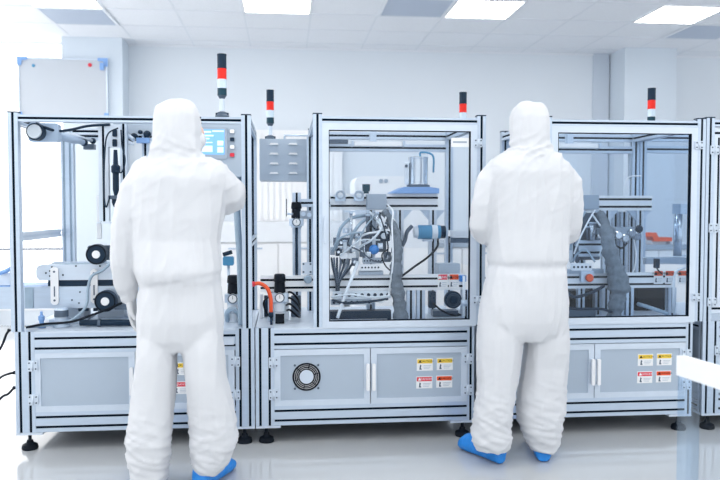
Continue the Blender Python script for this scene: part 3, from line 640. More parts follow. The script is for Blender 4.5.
for k in range(4):
    y = 4.18 - .01 * k; b = MB(); b.tube(arc([V3(283 + k, 296 + k * 5, y + .1), V3(290, 292 + k * 6, y), V3(297, 298 + k * 6, y), V3(300, 305 + k * 4, y + .1)]), .006, 'black', 8); b.build('hose', R2)
b = MB(); b.tube(arc([V3(270, 296, 4.2), V3(264, 302, 4.12), V3(266, 312, 4.12), V3(272, 318, 4.15)]), .006, 'black', 8); b.build('hose', R2)
b = MB(); b.tube(arc([V3(253.5, 284, 4.06), V3(260, 283.5, 4.06), V3(267, 288, 4.05), V3(270.5, 297, 4.05), V3(271, 306, 4.05), V3(271, 312, 4.06)]), .0105, 'orange', 10)
b.cyl(V3(250.5, 284, 4.06), V3(255, 284, 4.06), .014, 'red', 12); b.cyl(V3(271, 312, 4.06), V3(271, 317, 4.06), .013, 'navy', 12); b.cyl(V3(271, 317, 4.06), (PX(271, 4.06), 4.06, zb + .0005), .007, 'navy', 10)
tag(b.build('air_hose', None, (PX(270, 4.06), 4.06, zb)), 'bright orange air hose curving between the left and middle machines', 'hose')
# louvred electrical box on the rear frame
x0, z1 = P(259.5, 139, 4.80); x1, z0 = P(308.5, 181, 4.80)
eb = MB(); eb.bbox((x0, 4.78, z0), (x1, 4.96, z1), 'panel', .004); eb = eb.build('electrical_box', R2); lab(eb, 'grey wall box with eight louvre slots')
for i in range(4):
    for u in (274, 293):
        q = V3(u, 145 + i * 9.7, 4.78); l = MB(); w_ = .03
        l.prism([(q.x - w_, q.z), (q.x - w_ * .7, q.z + .012), (q.x + w_ * .7, q.z + .012), (q.x + w_, q.z)], (0, 2), 1, 4.765, 4.7797, 'bright_white'); l.build('louver', eb)
b = MB(); b.box((x1 + .0005, 4.80, z0 + .04), (PX(313.3, YF) + .001, 4.83, z0 + .08), 'alu'); b.build('bracket', R2)
b = MB(); b.cyl((PX(285, 4.85), 4.86, z1 + .03), (PX(313, 4.85), 4.86, z1 + .03), .006, 'alu', 8); b.cyl((PX(285, 4.85), 4.86, z1 + .0003), (PX(285, 4.85), 4.86, z1 + .036), .006, 'alu', 8); b.build('rod', R2)

# ================= interior of the right machine
R3 = m3[0]
gantry(m3, 566, 652, 195.5, 210.5, (607, 640))
x0, z1 = P(580, 195, 4.34); x1, z0 = P(599, 209.5, 4.34)
MB().bbox((x0, 4.34, z0), (x1, 4.4195, z1), 'grey', .004).build('junction_box', R3)
for i, (u0, u1, y) in enumerate(((613, 618, 4.5), (621, 627, 4.46), (630, 633, 4.5), (614, 621, 4.66))):
    if i == 3: continue
    MB().profile((PX(u0, y), y, m3[4] + .001 if False else m3[2]), (PX(u1, y), y + .04, PZ(212, y)), 2).build('post', R3)
b = MB(); y = 4.36; x0, z1 = P(616, 227, y); x1, z0 = P(640, 240, y); b.bbox((x0, y, z0 + .012), (x1, y + .059, z1), 'grey', .008)
for u, v in ((617, 235), (624, 238), (631, 233), (636, 236)): q = V3(u, v, y); b.lathe((q.x, y, q.z), [(0, -.03), (.02, -.03), (.026, -.02), (.026, 0)], 'steel', 16, 1)
q = V3(639, 229, y); b.ball(q, .024, 'navy', 14); b.build('valve_manifold', R3)
b = MB(); b.tube(arc([V3(616, 246, 4.33), V3(622, 248, 4.3), V3(627, 243, 4.32)]), .006, 'black', 8); b.build('hose', R3)
b = MB(); b.tube(arc([V3(634, 240, 4.33), V3(636, 255, 4.3), V3(634, 270, 4.28), V3(628, 276, 4.26)]), .004, 'white', 8); b.build('hose', R3)
b = MB(); b.tube(arc([V3(624, 186, 4.5), V3(629, 177, 4.48), V3(641, 176, 4.5)]), .004, 'white', 8); b.build('hose', R3)
y = 4.28; x0, z1 = P(579, 240.5, y); x1, z0 = P(602, 256.5, y)
MB().profile((x0, y, z0), (x1, y + .08, z1), 0).build('slide_rail', R3)
MB().profile((x0 + .03, y + .0805, m3[2]), (x0 + .075, y + .125, z1), 2).build('head_column', R3)
for u, v0, v1, r, m in ((571, 242, 262, .011, 'hose_clear'), (577, 244, 262, .012, 'dark_steel'), (592, 222, 240, .02, 'steel'), (587, 226, 240, .008, 'dark_steel'), (598, 228, 240, .009, 'grey')):
    a, c = V3(u, v0, 4.3), V3(u, v1, 4.3); b = MB(); b.cyl(c, a, r, m, 12); b.cyl(a - Vector((0, 0, .012)), a, r * 1.3, 'alu', 12); b.cyl(c - Vector((0, 0, .025)), c, r * .5, 'steel', 8); b.build('air_cylinder', R3)
q = V3(600, 236, 4.24); b = MB(); b.ball(q, .014, 'white'); b.cyl(q, q + Vector((0, .06, 0)), .006, 'steel', 8); b.build('knob', R3)
b = MB(); b.bbox((PX(566, 4.3), 4.34, PZ(262, 4.3)), (PX(603, 4.3), 4.40, PZ(213, 4.3)), 'dark_steel', .006); b.build('head_plate', R3)
for h, r, m in (([(585, 212, 4.33), (577, 224, 4.25), (572, 236, 4.25), (570, 250, 4.27)], .009, 'hose_grey'), ([(600, 211, 4.33), (604, 217, 4.28), (604, 228, 4.22)], .006, 'navy'), ([(592, 214, 4.3), (599, 224, 4.25), (606, 232, 4.25)], .006, 'hose_clear'),
                ([(573, 262, 4.26), (577, 254, 4.2), (586, 250, 4.18), (595, 262, 4.17)], .006, 'hose_grey'), ([(595, 210, 4.33), (588, 222, 4.24), (580, 238, 4.22), (574, 254, 4.24)], .005, 'white'), ([(606, 238, 4.2), (602, 248, 4.15), (599, 256, 4.15)], .004, 'hose_clear'),
                ([(567, 292, 4.2), (575, 297, 4.12), (590, 293, 4.12), (604, 286, 4.14)], .009, 'navy'), ([(567, 308, 4.1), (580, 309, 4.06), (600, 309, 4.06), (612, 312, 4.1)], .008, 'navy')):
    b = MB(); b.tube(arc([V3(*q) for q in h]), r, m, 8); b.build('hose', R3)
terminal(R3, 572, 263.5, 592, 270.5, 4.165, 5)
MB().bbox((PX(568, 4.2), 4.18, PZ(275.5, 4.2) + .0005), (PX(603, 4.2), 4.24, PZ(271, 4.2)), 'grey', .004).build('bracket', R3)
MB().bbox((PX(581, 4.18), 4.17, PZ(284, 4.18)), (PX(593.5, 4.18), 4.199, PZ(272.5, 4.18)), 'alu', .004).build('switch_box', R3)
q = V3(588.8, 277.8, 4.17); lab(MB().lathe((q.x, 4.17, q.z), [(0, -.022), (.018, -.022), (.023, -.016), (.023, -.008), (.014, -.006), (.014, -.0003)], 'orange', 20, 1).build('stop_button', R3), 'round orange stop button')
pts = [V3(600, 214, 4.33), V3(605, 226, 4.25), V3(608, 242, 4.15), V3(612, 258, 4.12), V3(616, 272, 4.12), V3(619, 288, 4.12), V3(617, 302, 4.12), V3(614, 316, 4.12)]
pts[-1].z = zb + .001
pp = arc(pts, 6); n = len(pp)
b = MB(); b.tube(pp, [(.026 + .022 * math.sin(math.pi * min(1, (i / n) * .8))) * (1 + .12 * math.sin(i * 1.7) + .07 * math.sin(i * .9)) + (.012 if abs(i - 28) < 4 else 0) for i in range(n)], 'sleeve', 14); b.build('cable_sleeve', R3)
for u, k in ((659, 'orange'), (670.2, 'orange'), (683, 'orange')): warn_label(R3, PX(u, 4.199), PZ(280, 4.199), 4.199, k, .056, .08)
b = MB(); b.cyl(V3(673, 313, 4.1), V3(674, 277, 4.1), .008, 'hose_clear', 10); b.tube(arc([V3(674, 277, 4.1), V3(677, 271, 4.1), V3(684, 268, 4.12), V3(690, 264, 4.14)]), .007, 'hose_clear', 8); b.build('pipe', R3)
b = MB(); q = V3(657, 263, 4.18); b.bbox((q.x - .012, 4.17, q.z - .03), (q.x + .012, 4.20, q.z + .025), 'navy', .004); b.tube(arc([q + Vector((0, 0, -.03)), V3(658, 270, 4.17), V3(662, 274, 4.17)]), .004, 'black', 8); b.build('sensor', R3)
MB().bbox((PX(564, 4.32), 4.32, zb + .0005), (PX(592, 4.32), 4.42, PZ(293, 4.32)), 'black', .01).build('drive_unit', R3)
x0, z1 = P(636, 288, 4.4); x1, z0 = P(666, 318, 4.4); MB().bbox((x0, 4.4, zb + .0005), (x1, 4.55, z1), 'black', .01).build('vacuum_pump', R3)
b = MB(); b.tube(arc([V3(638, 304, 4.2), V3(648, 307, 4.12), V3(660, 311, 4.1), V3(668, 314, 4.1)]), .011, 'hose_grey', 10); b.build('hose', R3)
x0, z1 = P(644, 258, 4.5); x1, z0 = P(686, 268, 4.5); MB().bbox((x0, 4.48, zb + .28), (x1, 4.6, z1), 'grey', .006).build('controller_box', R3)
x = PX(676, 4.56); MB().cyl((x, 4.54, PZ(258, 4.54) + .0005), (x, 4.54, PZ(214, 4.54)), .026, 'steel', 18).build('cylinder_column', R3)
x0, z1 = P(672, 204, 4.6); x1, z0 = P(690, 214, 4.6); MB().bbox((x0, 4.5, z0), (x1, 4.6, z1), 'alu', .006).build('gantry_head', R3)
MB().bbox((PX(560, 4.5), 4.5205, zb + .0005), (PX(633, 4.5), 4.6, PZ(291, 4.5)), 'black', .01).build('drive_unit', R3)
MB().bbox((PX(566, 4.1), 4.14, zb + .0005), (PX(600, 4.1), 4.19, zb + .05), 'dark_steel', .006).build('tray', R3)
for u in (579, 596): MB().profile((PX(u, 4.26), 4.26, zb), (PX(u, 4.26) + .04, 4.30, PZ(290, 4.26)), 2).build('beam_leg', R3)
# dark instrument box hung inside the rear right corner
x0, z1 = P(634, 150, 4.72); x1, z0 = P(686, 179, 4.72)
MB().bbox((x0, 4.735, z0), (min(x1, m3[7] - .06), 4.77, z1), 'grey', .006).build('controller_box', R3)

# ---- left machine
x0, x1 = PX(15.4, YF, 380), PX(254.6, YF, 380)
YR = 4.72
m1 = thing('assembly_machine', 'left open-fronted assembly machine with a blue touch screen, behind the left worker', 'machine', ((x0 + x1) / 2, 4.33, FZ))
base_frame(m1, x0, x1, YR, .096, .098)
z0, z1 = PZ(411.8, YF, 80), PZ(351.5, YF, 80)
xa, xm, xb = PX(34, YF, 380), PX(135.4, YF, 380), PX(234.6, YF, 380)
cab_door(m1, xa, xm - .002, z0, z1, YF + .001, True)
cab_door(m1, xm + .002, xb, z0, z1, YF + .001, False, True, [(PX(u, YF, v), PZ(v, YF, u), k) for u, v, k in ((182, 369, 'yellow'), (202, 369, 'yellow'), (181, 388, 'red'), (201, 388, 'orange'))])
b = MB(); q0 = P(228, 341, YF); b.box((q0[0] - .03, YF - .004, q0[1] - .02), (q0[0] + .03, YF - .0003, q0[1] + .02), 'alu_light'); b.build('name_plate', m1)
ux0, ux1 = PX(9.5, YF), PX(251.6, YF); zt1 = 1.6755
for xx in (ux0, ux1 - .05):
    MB().profile((xx, YF, .5745), (xx + .05, YF + .045, zt1 + .01), 2, faces=(1, 0, 1, 0)).build('post', m1)
    MB().box((xx - .001, YF - .001, zt1 + .0105), (xx + .051, YF + .046, zt1 + .016), 'navy').build('post_cap', m1)
for xx in (PX(62, YR - .045), ux1 - .045): MB().profile((xx, YR - .045, .5745), (xx + .073 if xx < -1 else xx + .045, YR, zt1), 2, sm='hose_grey' if xx < -1 else 'slot').build('post', m1)
MB().profile((ux0 + .0505, YF, zt1 - .034), (ux1 - .0505, YF + .045, zt1), 0).build('top_rail', m1)
MB().profile((PX(62, YR - .045) + .074, YR - .045, zt1 - .06), (ux1 - .046, YR, zt1 - .015), 0).build('top_rail', m1)
MB().profile((ux0, YF + .046, zt1 - .045), (ux0 + .045, YR - .046, zt1), 1).build('top_rail', m1)
MB().profile((ux1 - .045, YF + .046, zt1 - .045), (ux1, YR - .046, zt1), 1).build('top_rail', m1)
xl = PX(62, YR - .045)
MB().profile((ux0 + .003, YF + .046, 1.035), (ux0 + .048, YR - .046, 1.08), 1, 'alu_light', sm='alu').build('side_rail', m1)
MB().profile((ux1 - .045, YF + .046, 1.0), (ux1, YR - .046, 1.045), 1).build('side_rail', m1)
MB().box((ux1 - .026, YF + .05, 1.05), (ux1 - .02, YR - .05, zt1 - .05), 'glass_blue').build('side_pane', m1)
x = PX(22, 4.3); MB().box((ux0 + .02, 4.2, PZ(190, 4.3)), (ux0 + .028, 4.45, zt1 - .046), 'acrylic').build('side_pane', m1)
# control panel with screen
cx0, cz1 = P(196, 123, YF); cx1 = ux1 - .0505; cz0 = PZ(176.5, YF, 220)
cp = MB(); cp.bbox((cx0, YF + .004, cz0), (cx1, YF + .10, zt1 - .0345), 'panel', .003); cp = cp.build('control_panel', m1)
sx0, sz1 = P(198, 127, YF); sx1, sz0 = P(227.5, 159, YF)
s_ = MB(); s_.bbox((sx0 - .004, YF - .008, sz0), (sx1, YF + .0037, sz1), 'grey', .005); lab(s_.build('screen_bezel', cp), 'grey screen frame')
s_ = MB(); a0, a1, c0, c1 = sx0 + .012, sx1 - .014, sz0 + .022, sz1 - .012; yq = YF - .0095
s_.box((a0, yq, c0), (a1, YF - .0083, c1), 'screen_bg')
wd, hh = a1 - a0, c1 - c0
for fx0, fx1, fz0, fz1 in ((.06, .45, .86, .93), (.06, .55, .72, .78), (.06, .38, .6, .66), (.06, .5, .45, .5), (.7, .95, .08, .3), (.7, .95, .36, .55), (.06, .5, .1, .35), (.5, .97, .9, .96)):
    s_.box((a0 + wd * fx0, yq - .0008, c0 + hh * fz0), (a0 + wd * fx1, yq, c0 + hh * fz1), 'screen_light')
lab(s_.build('screen', cp), 'lit blue touch screen')
for i, (v, m) in enumerate(((131.5, 'bright_white'), (139.5, 'navy'), (147, 'bright_white'), (155, 'red'))):
    q = V3(232.3, v, YF); b = MB(); b.bbox((q.x - .0145, YF - .002, q.z - .0125), (q.x + .0145, YF + .0037, q.z + .0125), 'grey', .003)
    b.bbox((q.x - .011, YF - .012, q.z - .0095), (q.x + .011, YF - .002, q.z + .0095), m, .003); lab(b.build('push_button', cp), ('white push button', 'black push button', 'white push button', 'red push button')[i])
b = MB(); b.tube(arc([V3(238, 176, 4.0), V3(238, 190, 4.02), V3(237, 205, 4.03), V3(238, 230, 4.03), V3(240, 260, 4.03), (PX(241, 4.03), 4.03, .58)]), .018, 'hose_grey', 12); b.build('conduit', m1)
# upper left pulley drive running back to the rear
pc = V3(34.5, 131.5, 4.02)
b = MB(); b.lathe(pc, [(0, -.012), (.034, -.012), (.036, -.004), (.036, 0, 'navy'), (.044, .002, 'navy'), (.044, .05), (.03, .055), (0, .055)], 'hose_clear', 28, 1); b.build('drive_pulley', m1)
b = MB(); b.bbox((pc.x - .05, pc.y + .056, pc.z - .045), (pc.x + .10, pc.y + .12, pc.z + .05), 'blue_grey', .01); b.bbox((pc.x - .06, 4.1405, pc.z - .02), (pc.x + .02, 4.17, zt1 - .0455), 'alu', .004); b.build('gearbox', m1)
b = MB(); q0, q1 = V3(48, 133, 4.1), V3(84, 142.5, 4.45); b.tube([q0, q0.lerp(q1, .75), q0.lerp(q1, .76), q1], [.022, .022, .016, .016], 'blue_grey', 14); b.ball(q1, .022, 'navy', 12); b.build('drive_shaft', m1)
b = MB(); q0, q1 = V3(66, 133, 4.3), V3(93, 141, 4.55); b.tube([q0, q1], .009, 'alu_light', 10); b.ball(q1, .018, 'navy', 12); b.bbox((q1.x - .05, q1.y - .03, q1.z - .05), (q1.x + .01, q1.y + .03, q1.z - .02), 'dark_steel', .005); b.build('guide_rod', m1)
b = MB(); b.tube(arc([V3(36, 123.5, 4.05), V3(46, 128, 4.05), V3(58, 131, 4.1), V3(72, 129.5, 4.15), V3(88, 126, 4.2), V3(110, 124.5, 4.25)]), .0075, 'navy', 8); b.build('cable', m1)
b = MB(); b.profile((PX(74, 4.5), 4.5, PZ(137, 4.5)), (PX(102, 4.5), 4.54, PZ(131, 4.5)), 0, 'alu_light'); b.build('cross_rail', m1)
# hanging vertical slide
y = 4.25
b = MB(); x0_, z1_ = P(98, 126, y); b.profile((x0_, y, PZ(221, y)), (x0_ + .052, y + .04, z1_), 2, 'alu_light'); b.build('slide_column', m1)
b = MB(); b.bbox((PX(97, y), y - .02, PZ(221.5, y) - .008), (PX(112, y), y + .05, PZ(221.5, y) - .0005), 'alu_light', .004); b.build('slide_foot', m1)
b = MB(); x0_ = PX(107, y); b.bbox((x0_, y + .002, PZ(149, y)), (PX(122, y), y + .03, PZ(127, y)), 'alu_light', .004)
for u, v in ((115, 133), (115, 143)): q = V3(u, v, y + .002); b.bbox((q.x - .012, y - .008, q.z - .02), (q.x + .012, y + .0015, q.z + .02), 'navy', .004)
b.build('slide_plate', m1)
b = MB(); x0_ = PX(121, y); b.profile((x0_, y + .01, PZ(185, y)), (x0_ + .036, y + .05, PZ(126, y)), 2, 'alu'); b.build('slide_column', m1)
q = V3(116, 162, y); b = MB(); b.lathe((q.x, y - .01, PZ(196, y)), [(0, 0), (.01, 0), (.014, .02), (.017, .03), (.017, .12), (.024, .13), (.024, .16), (.014, .17), (.01, .25), (0, .25)], 'navy', 16); b.build('air_cylinder', m1)
b = MB(); q = V3(115, 197, y); b.bbox((q.x - .03, y - .03, q.z - .012), (q.x + .05, y + .03, q.z + .008), 'dark_steel', .004); b.lathe((q.x, y, q.z - .06), [(0, 0), (.008, .005), (.018, .03), (.018, .0475), (0, .0475)], 'navy', 14); b.build('gripper', m1)
for h in ([(121, 130, 4.2), (122, 145, 4.18), (125, 160, 4.18), (122, 172, 4.2), (116, 171, 4.22)], [(118, 128, 4.2), (108, 134, 4.18), (105, 150, 4.2), (104, 190, 4.22), (106, 207, 4.22), (110, 196, 4.22)]):
    b = MB(); b.tube(arc([V3(*q) for q in h]), .004, 'navy', 8); b.build('hose', m1)
MB().bbox((PX(98, 4.32), 4.3, PZ(238, 4.32)), (PX(102, 4.32), 4.33, PZ(196, 4.32)), 'white', .004).build('guard_strip', m1)
# upper pick unit behind the worker's head
y = 4.4; b = MB(); b.bbox((PX(115, y), y, PZ(136, y)), (PX(196, y), y + .03, PZ(123, y)), 'panel', .004); b.build('carriage_plate', m1)
for u, v, r in ((124, 134, .02), (134, 137, .022), (140, 132, .012), (147, 134, .02), (117, 131, .018)):
    q = V3(u, v, 4.38); b = MB(); b.lathe(q, [(0, -.01), (r * .5, -.01), (r, 0), (r, .0195)], 'navy', 16, 1); b.build('guide_wheel', m1)
b = MB(); q0, q1 = V3(118, 128, 4.37), V3(134, 140, 4.3); b.tube([q0, q1], .011, 'alu', 10); b.build('guide_rod', m1)
b = MB(); b.profile((PX(142, 4.41), 4.44, PZ(165, 4.41)), (PX(145, 4.41) + .02, 4.47, PZ(136.5, 4.41)), 2); b.build('slide_column', m1)
b = MB(); b.bbox((PX(138, 4.38), 4.36, PZ(145, 4.38)), (PX(151, 4.38), 4.399, PZ(140, 4.38)), 'pale_blue', .004); b.build('bracket', m1)
MB().profile((PX(118, 4.41), 4.431, zt1 - .0455), (PX(118, 4.41) + .045, YR - .046, zt1 - .0905), 1).build('carriage_beam', m1)
# right rear regulator by the post
regulator(m1, PX(232.8, 4.2), 4.2, PZ(274, 4.2), 1.0)
b = MB(); q = V3(228.5, 260, 4.24); b.bbox((q.x - .03, 4.22, q.z - .03), (q.x + .03, 4.26, q.z + .02), 'motor_blue', .006); b.cyl((q.x - .03, 4.24, q.z + .03), (q.x + .02, 4.24, q.z + .045), .012, 'navy', 10); b.cyl((q.x, 4.24, q.z - .03), (q.x, 4.24, .575), .008, 'alu', 10); b.build('valve', m1)
b = MB(); b.tube(arc([V3(228, 322, 4.2), V3(227, 313, 4.15), V3(233, 309, 4.13), V3(240, 316, 4.15), V3(242, 326, 4.2)]), .014, 'hose_grey', 10); b.build('hose', m1)
MB().bbox((PX(227, 4.25), 4.25, .5745), (PX(244, 4.25), 4.32, .66), 'dark_steel', .006).build('valve_block', m1)
b = MB(); b.tube([(PX(232.8, 4.26), 4.27, .5745), (PX(232.8, 4.26), 4.27, PZ(285, 4.26))], .012, 'alu', 10); b.build('pipe', m1)

# conveyor standing on the left bench and running out past its left post
cv = thing('conveyor', 'grey belt conveyor with two black rollers on the left machine bench', 'conveyor', (PX(60, 4.3), 4.3, .575))
Yc = 4.2
xL = PX(36, Yc, 272); xR = PX(150, Yc, 272); zt_, zb_ = PZ(264.5, Yc, 80), PZ(280, Yc, 80)
r = .03; pl = [(xR, zb_), (xR, zt_)] + [(xL + r - r * math.sin(a), zt_ - r + r * math.cos(a)) for a in [i * math.pi / 12 for i in range(7)]] + [(xL, zb_ + .02), (xL + .015, zb_)]
b = MB(); b.prism(pl, (0, 2), 1, Yc, Yc + .012, 'alu_light')
for u, v in ((46, 273), (50, 276), (50, 271), (63, 275), (52, 267), (76, 266), (100, 266)): q = V3(u, v, Yc); b.cyl(q, q - Vector((0, .003, 0)), .005, 'navy', 8)
b.build('side_plate', cv)
b = MB(); b.prism(pl, (0, 2), 1, Yc + .24, Yc + .252, 'alu_light'); b.build('side_plate', cv)
b = MB(); b.box((xL + .02, Yc + .013, zb_ + .01), (xR, Yc + .239, zt_ - .008), 'hose_grey'); b.build('belt', cv)
b = MB(); b.box((xL + .06, Yc + .004, PZ(286, Yc, 80)), (xR, Yc + .24, zb_ - .0003), 'navy'); b.build('under_channel', cv)
z2, z3 = PZ(286.3, Yc, 80), PZ(308, Yc, 80); xo = PX(0, Yc, 297) - .45
b = MB(); b.box((xo, Yc - .004, z3), (xR, Yc + .02, z2), 'alu'); b.box((xo, Yc + .22, z3), (xR, Yc + .25, z2), 'alu'); b.box((xo, Yc + .021, z3), (xR, Yc + .219, z3 + .02), 'alu')
for u, v in ((80, 292), (79, 303), (72, 300)): q = V3(u, v, Yc - .004); b.cyl(q, q - Vector((0, .003, 0)), .005, 'dark_steel', 8)
b.build('bed_channel', cv)
b = MB(); b.box((xo, Yc + .022, z2 - .02), (xL + .1, Yc + .218, z2 + .003), 'pale_blue'); b.build('belt', cv)
b = MB(); b.box((PX(25, Yc - .01, 297), Yc - .012, z3 + .004), (PX(33, Yc - .01, 297), Yc - .0045, z2 - .003), 'hose_grey'); b.build('cover_plate', cv)
for u0, u1, v0, v1 in ((51, 59.5, 267, 304.5), (91, 98.5, 269, 303)):
    x0_, z1_ = P(u0, v0, Yc); x1_, z0_ = P(u1, v1, Yc); b = MB(); b.bbox((x0_, Yc - .016, z0_), (x1_, Yc - .0045, z1_), 'bright_white', .012)
    for fz in (.12, .88): q = Vector(((x0_ + x1_) / 2, Yc - .016, z0_ + (z1_ - z0_) * fz)); b.cyl(q, q - Vector((0, .003, 0)), .006, 'dark_steel', 8)
    b.box(((x0_ + x1_) / 2 - .003, Yc - .018, z0_ + .045), ((x0_ + x1_) / 2 + .003, Yc - .016, z0_ + .1), 'dark_steel'); b.build('mounting_bracket', cv)
motor_roller(cv, V3(96, 254.5, 4.12), .054, .12); motor_roller(cv, V3(105, 301.5, 4.1), .056, .095)
b = MB(); q = V3(96, 254.5, 4.26); b.bbox((q.x - .04, 4.2405, q.z - .03), (q.x + .1, 4.30, q.z + .05), 'dark_steel', .008); b.box((q.x - .01, 4.25, zt_ + .0005), (q.x + .05, 4.29, q.z - .0305), 'alu'); b.build('motor', cv)
b = MB(); b.tube(arc([V3(112, 262, 4.1), V3(103, 270, 4.12), V3(92, 276, 4.14), V3(88, 288, 4.15), V3(87, 303, 4.13), V3(80, 314, 4.1), V3(66, 322, 4.08), V3(40, 326, 4.06), V3(26, 327, 4.05)]), .008, 'hose_grey', 8); b.v = [Vector((v.x, v.y, max(v.z, .5765))) for v in b.v]; b.build('cable', cv)
b = MB(); b.tube(arc([V3(122, 303, 4.09), V3(110, 308, 4.06), V3(92, 315, 4.05), V3(70, 322, 4.04), V3(45, 324, 4.04), V3(26, 327.5, 4.03)]), .0065, 'black', 8); b.v = [Vector((v.x, v.y, max(v.z, .5765))) for v in b.v]; b.build('cable', cv)
b = MB(); q = V3(120, 307, 4.1); b.bbox((q.x - .03, 4.1, q.z - .014), (q.x + .05, 4.19, q.z + .012), 'dark_steel', .004); b.build('bracket', cv)
for u in (72, 112): b = MB(); x = PX(u, 4.3); b.box((x - .07, 4.25, .6005), (x + .07, 4.40, z3 - .0005), 'panel'); b.box((x - .1, 4.2, .5755), (x + .1, 4.42, .6), 'alu'); b.build('stand', cv)
for i, u in enumerate((80, 86, 95)): q = V3(u, 309, 4.19); MB().bbox((q.x - .01, 4.19, q.z - .012), (q.x + .01, 4.215, q.z + .004), 'navy', .003).build('clamp', cv)
b = MB(); b.cyl(V3(80, 323.5, 4.08), V3(136, 323.5, 4.08), .017, 'navy', 14); b.cyl(V3(98, 323.5, 4.08), V3(101, 323.5, 4.08), .021, 'dark_steel', 14); b.v = [v + Vector((0, 0, max(0, .5975 - V3(90, 323.5, 4.08).z))) for v in b.v]; b.build('drive_shaft', cv)
b = MB(); q = V3(61.5, 318, 4.1); b.lathe((q.x, 4.1, .5755), [(0, 0), (.045, 0), (.045, .012), (.034, .014), (.034, .05, 'grey'), (.036, .055, 'dark_steel'), (.036, .09), (.03, .1), (0, .1)], 'alu', 20); b.build('solenoid', cv)
b = MB(); q = V3(41.5, 320, 4.08); b.lathe((q.x, 4.08, .5755), [(0, 0), (.022, 0), (.022, .006), (.012, .01), (.012, .035), (.016, .04), (.016, .06), (.007, .066), (.007, .085), (0, .085)], 'pale_blue', 14); b.build('fitting', cv)
b = MB(); q = V3(5, 275, 4.3); b.bbox((q.x - .06, 4.26, z2 + .004), (q.x + .05, 4.36, q.z + .015), 'hose_clear', .01); b.tube(arc([V3(0, 273, 4.25), V3(6, 271, 4.24), V3(12, 269, 4.25), V3(14, 278, 4.27)]), .012, 'pale_blue', 8); b.build('sensor_head', cv)
b = MB(); x = xo + .08; b.box((x - .05, Yc + .05, FZ), (x - .005, Yc + .2, z3 - .0005), 'alu'); b.build('leg', cv)

# cables leaving the left machine
for i, (h, l) in enumerate((([(8.5, 331, 3.972), (6, 335, 3.97), (3.5, 342, 3.96), (0, 349, 3.95), (-8, 362, 3.92), (-25, 430, 3.9), (-50, 455, 3.85)], 'black cable looping down from the bench corner of the left machine, topmost of three'),
                            ([(13.6, 372.8, 3.975), (8, 374, 4.0), (0, 378, 4.08), (-14, 392, 4.25), (-40, 425, 4.3), (-60, 434, 4.3)], 'black cable from the side of the left machine, middle of three'),
                            ([(13.6, 388.3, 3.985), (8, 394, 3.98), (0, 399, 3.97), (-20, 425, 3.97), (-50, 444, 3.97), (-70, 446, 3.97)], 'black cable from the side of the left machine, lowest of three'))):
    pts = [V3(*q) for q in h]; pts[-1].z = FZ + .008
    b = MB(); b.tube(arc(pts), .006, 'black', 8); b.cyl(pts[0], pts[0] + (pts[0] - pts[1]).normalized() * .01, .009, 'black', 8)
    tag(b.build('cable', None, tuple(pts[-1] - Vector((0, 0, .008)))), l, 'cable', 'black cables at the far left')
b = MB(); 
# ---- partly seen machine at the right edge
XE = m3[7] + .004
m4 = thing('assembly_machine', 'assembly machine cut off by the right edge of the photo', 'machine', (XE + .6, 4.36, FZ))
base_frame(m4, XE, XE + 1.2, 4.775, .098, .098)
upper_frame(m4, XE, XE + 1.2, 4.775, .5745, 1.69)
d = MB(); a0, a1, c0, c1 = XE + .0475, XE + 1.1525, .62, 1.6445
for lo, hi in (((a0, c0), (a1, c0 + .05)), ((a0, c1 - .05), (a1, c1)), ((a0, c0 + .05), (a0 + .05, c1 - .05)), ((a1 - .05, c0 + .05), (a1, c1 - .05))): d.profile((lo[0], YF, lo[1]), (hi[0], YF + .03, hi[1]), 0 if hi[0] - lo[0] > .5 else 2, 'alu_light')
d = d.build('glazed_door', m4); MB().box((a0 + .05, YF + .01, c0 + .05), (a1 - .05, YF + .016, c1 - .05), 'glass').build('pane', d)
for zz in (PZ(150, YF, 712), PZ(228, YF, 712), PZ(302, YF, 712)): hinge(d, a0 - .002, zz, YF, .05, .05)
cab_door(m4, XE + .0985, XE + .6, .169, .477, YF + .001, True); cab_door(m4, XE + .604, XE + 1.1015, .169, .477, YF + .001, False)
b = MB(); b.profile((XE + .2, 4.3, .5745), (XE + 1.1, 4.345, .66), 0); b.build('cross_beam', m4)

# ------------------------------------------------------------------ signal towers
def tower(x, y, z, s, label, stem=.05, fr=.036):
    t = thing('signal_tower', label, 'signal light', (x, y, z), 'stacked signal towers')
    r = .0245 * s
    b = MB(); b.lathe((x, y, z), [(0, .0006), (fr * s, .0006), (fr * s, .008), (min(fr, .026) * s, .016), (min(fr, .026) * s, .024), (.013 * s, .03, 'alu_light'), (.013 * s, stem - .012, 'dark_steel'), (.02 * s, stem), (.02 * s, stem + .005), (0, stem + .005)], 'dark_steel', 20)
    for sx in (-1, 1): b.cyl((x + sx * (fr - .008) * s, y - .005, z + .008), (x + sx * (fr - .008) * s, y - .005, z + .022), .006, 'navy', 8)
    lab(b.build('stand', t), 'dark mounting foot and stem')
    k = z + stem + .0055
    for nm, h, m in (('base_module', .036, 'teal'), ('clear_lens', .047, 'clear_lens'), ('red_lens', .055, 'red_lens'), ('buzzer', .075, 'navy')):
        h *= s; b = MB(); b.lathe((x, y, k), [(0, 0), (r, 0), (r, h * .1), (r * .97, h * .12), (r * .97, h * .88), (r, h * .9), (r, h - .0006), (r * .3, h - .0005), (0, h - .0005)], m, 24); o = b.build(nm, t); k += h
        lab(o, {'base_module': 'dark teal base module', 'clear_lens': 'clear white lens', 'red_lens': 'glowing red lens', 'buzzer': 'black cap module'}[nm])
tower(PX(223.6, 4.0), 3.9725, zt1 + .0005, 1.0, 'signal tower on the left machine, nearest and tallest, beside the left worker', .107)
q = V3(270.3, 136, 4.87); tower(q.x, 4.87, PZ(139, 4.80, 270) + .0005, 1.0, 'signal tower standing on the grey louvred box between the left and middle machines', .100)
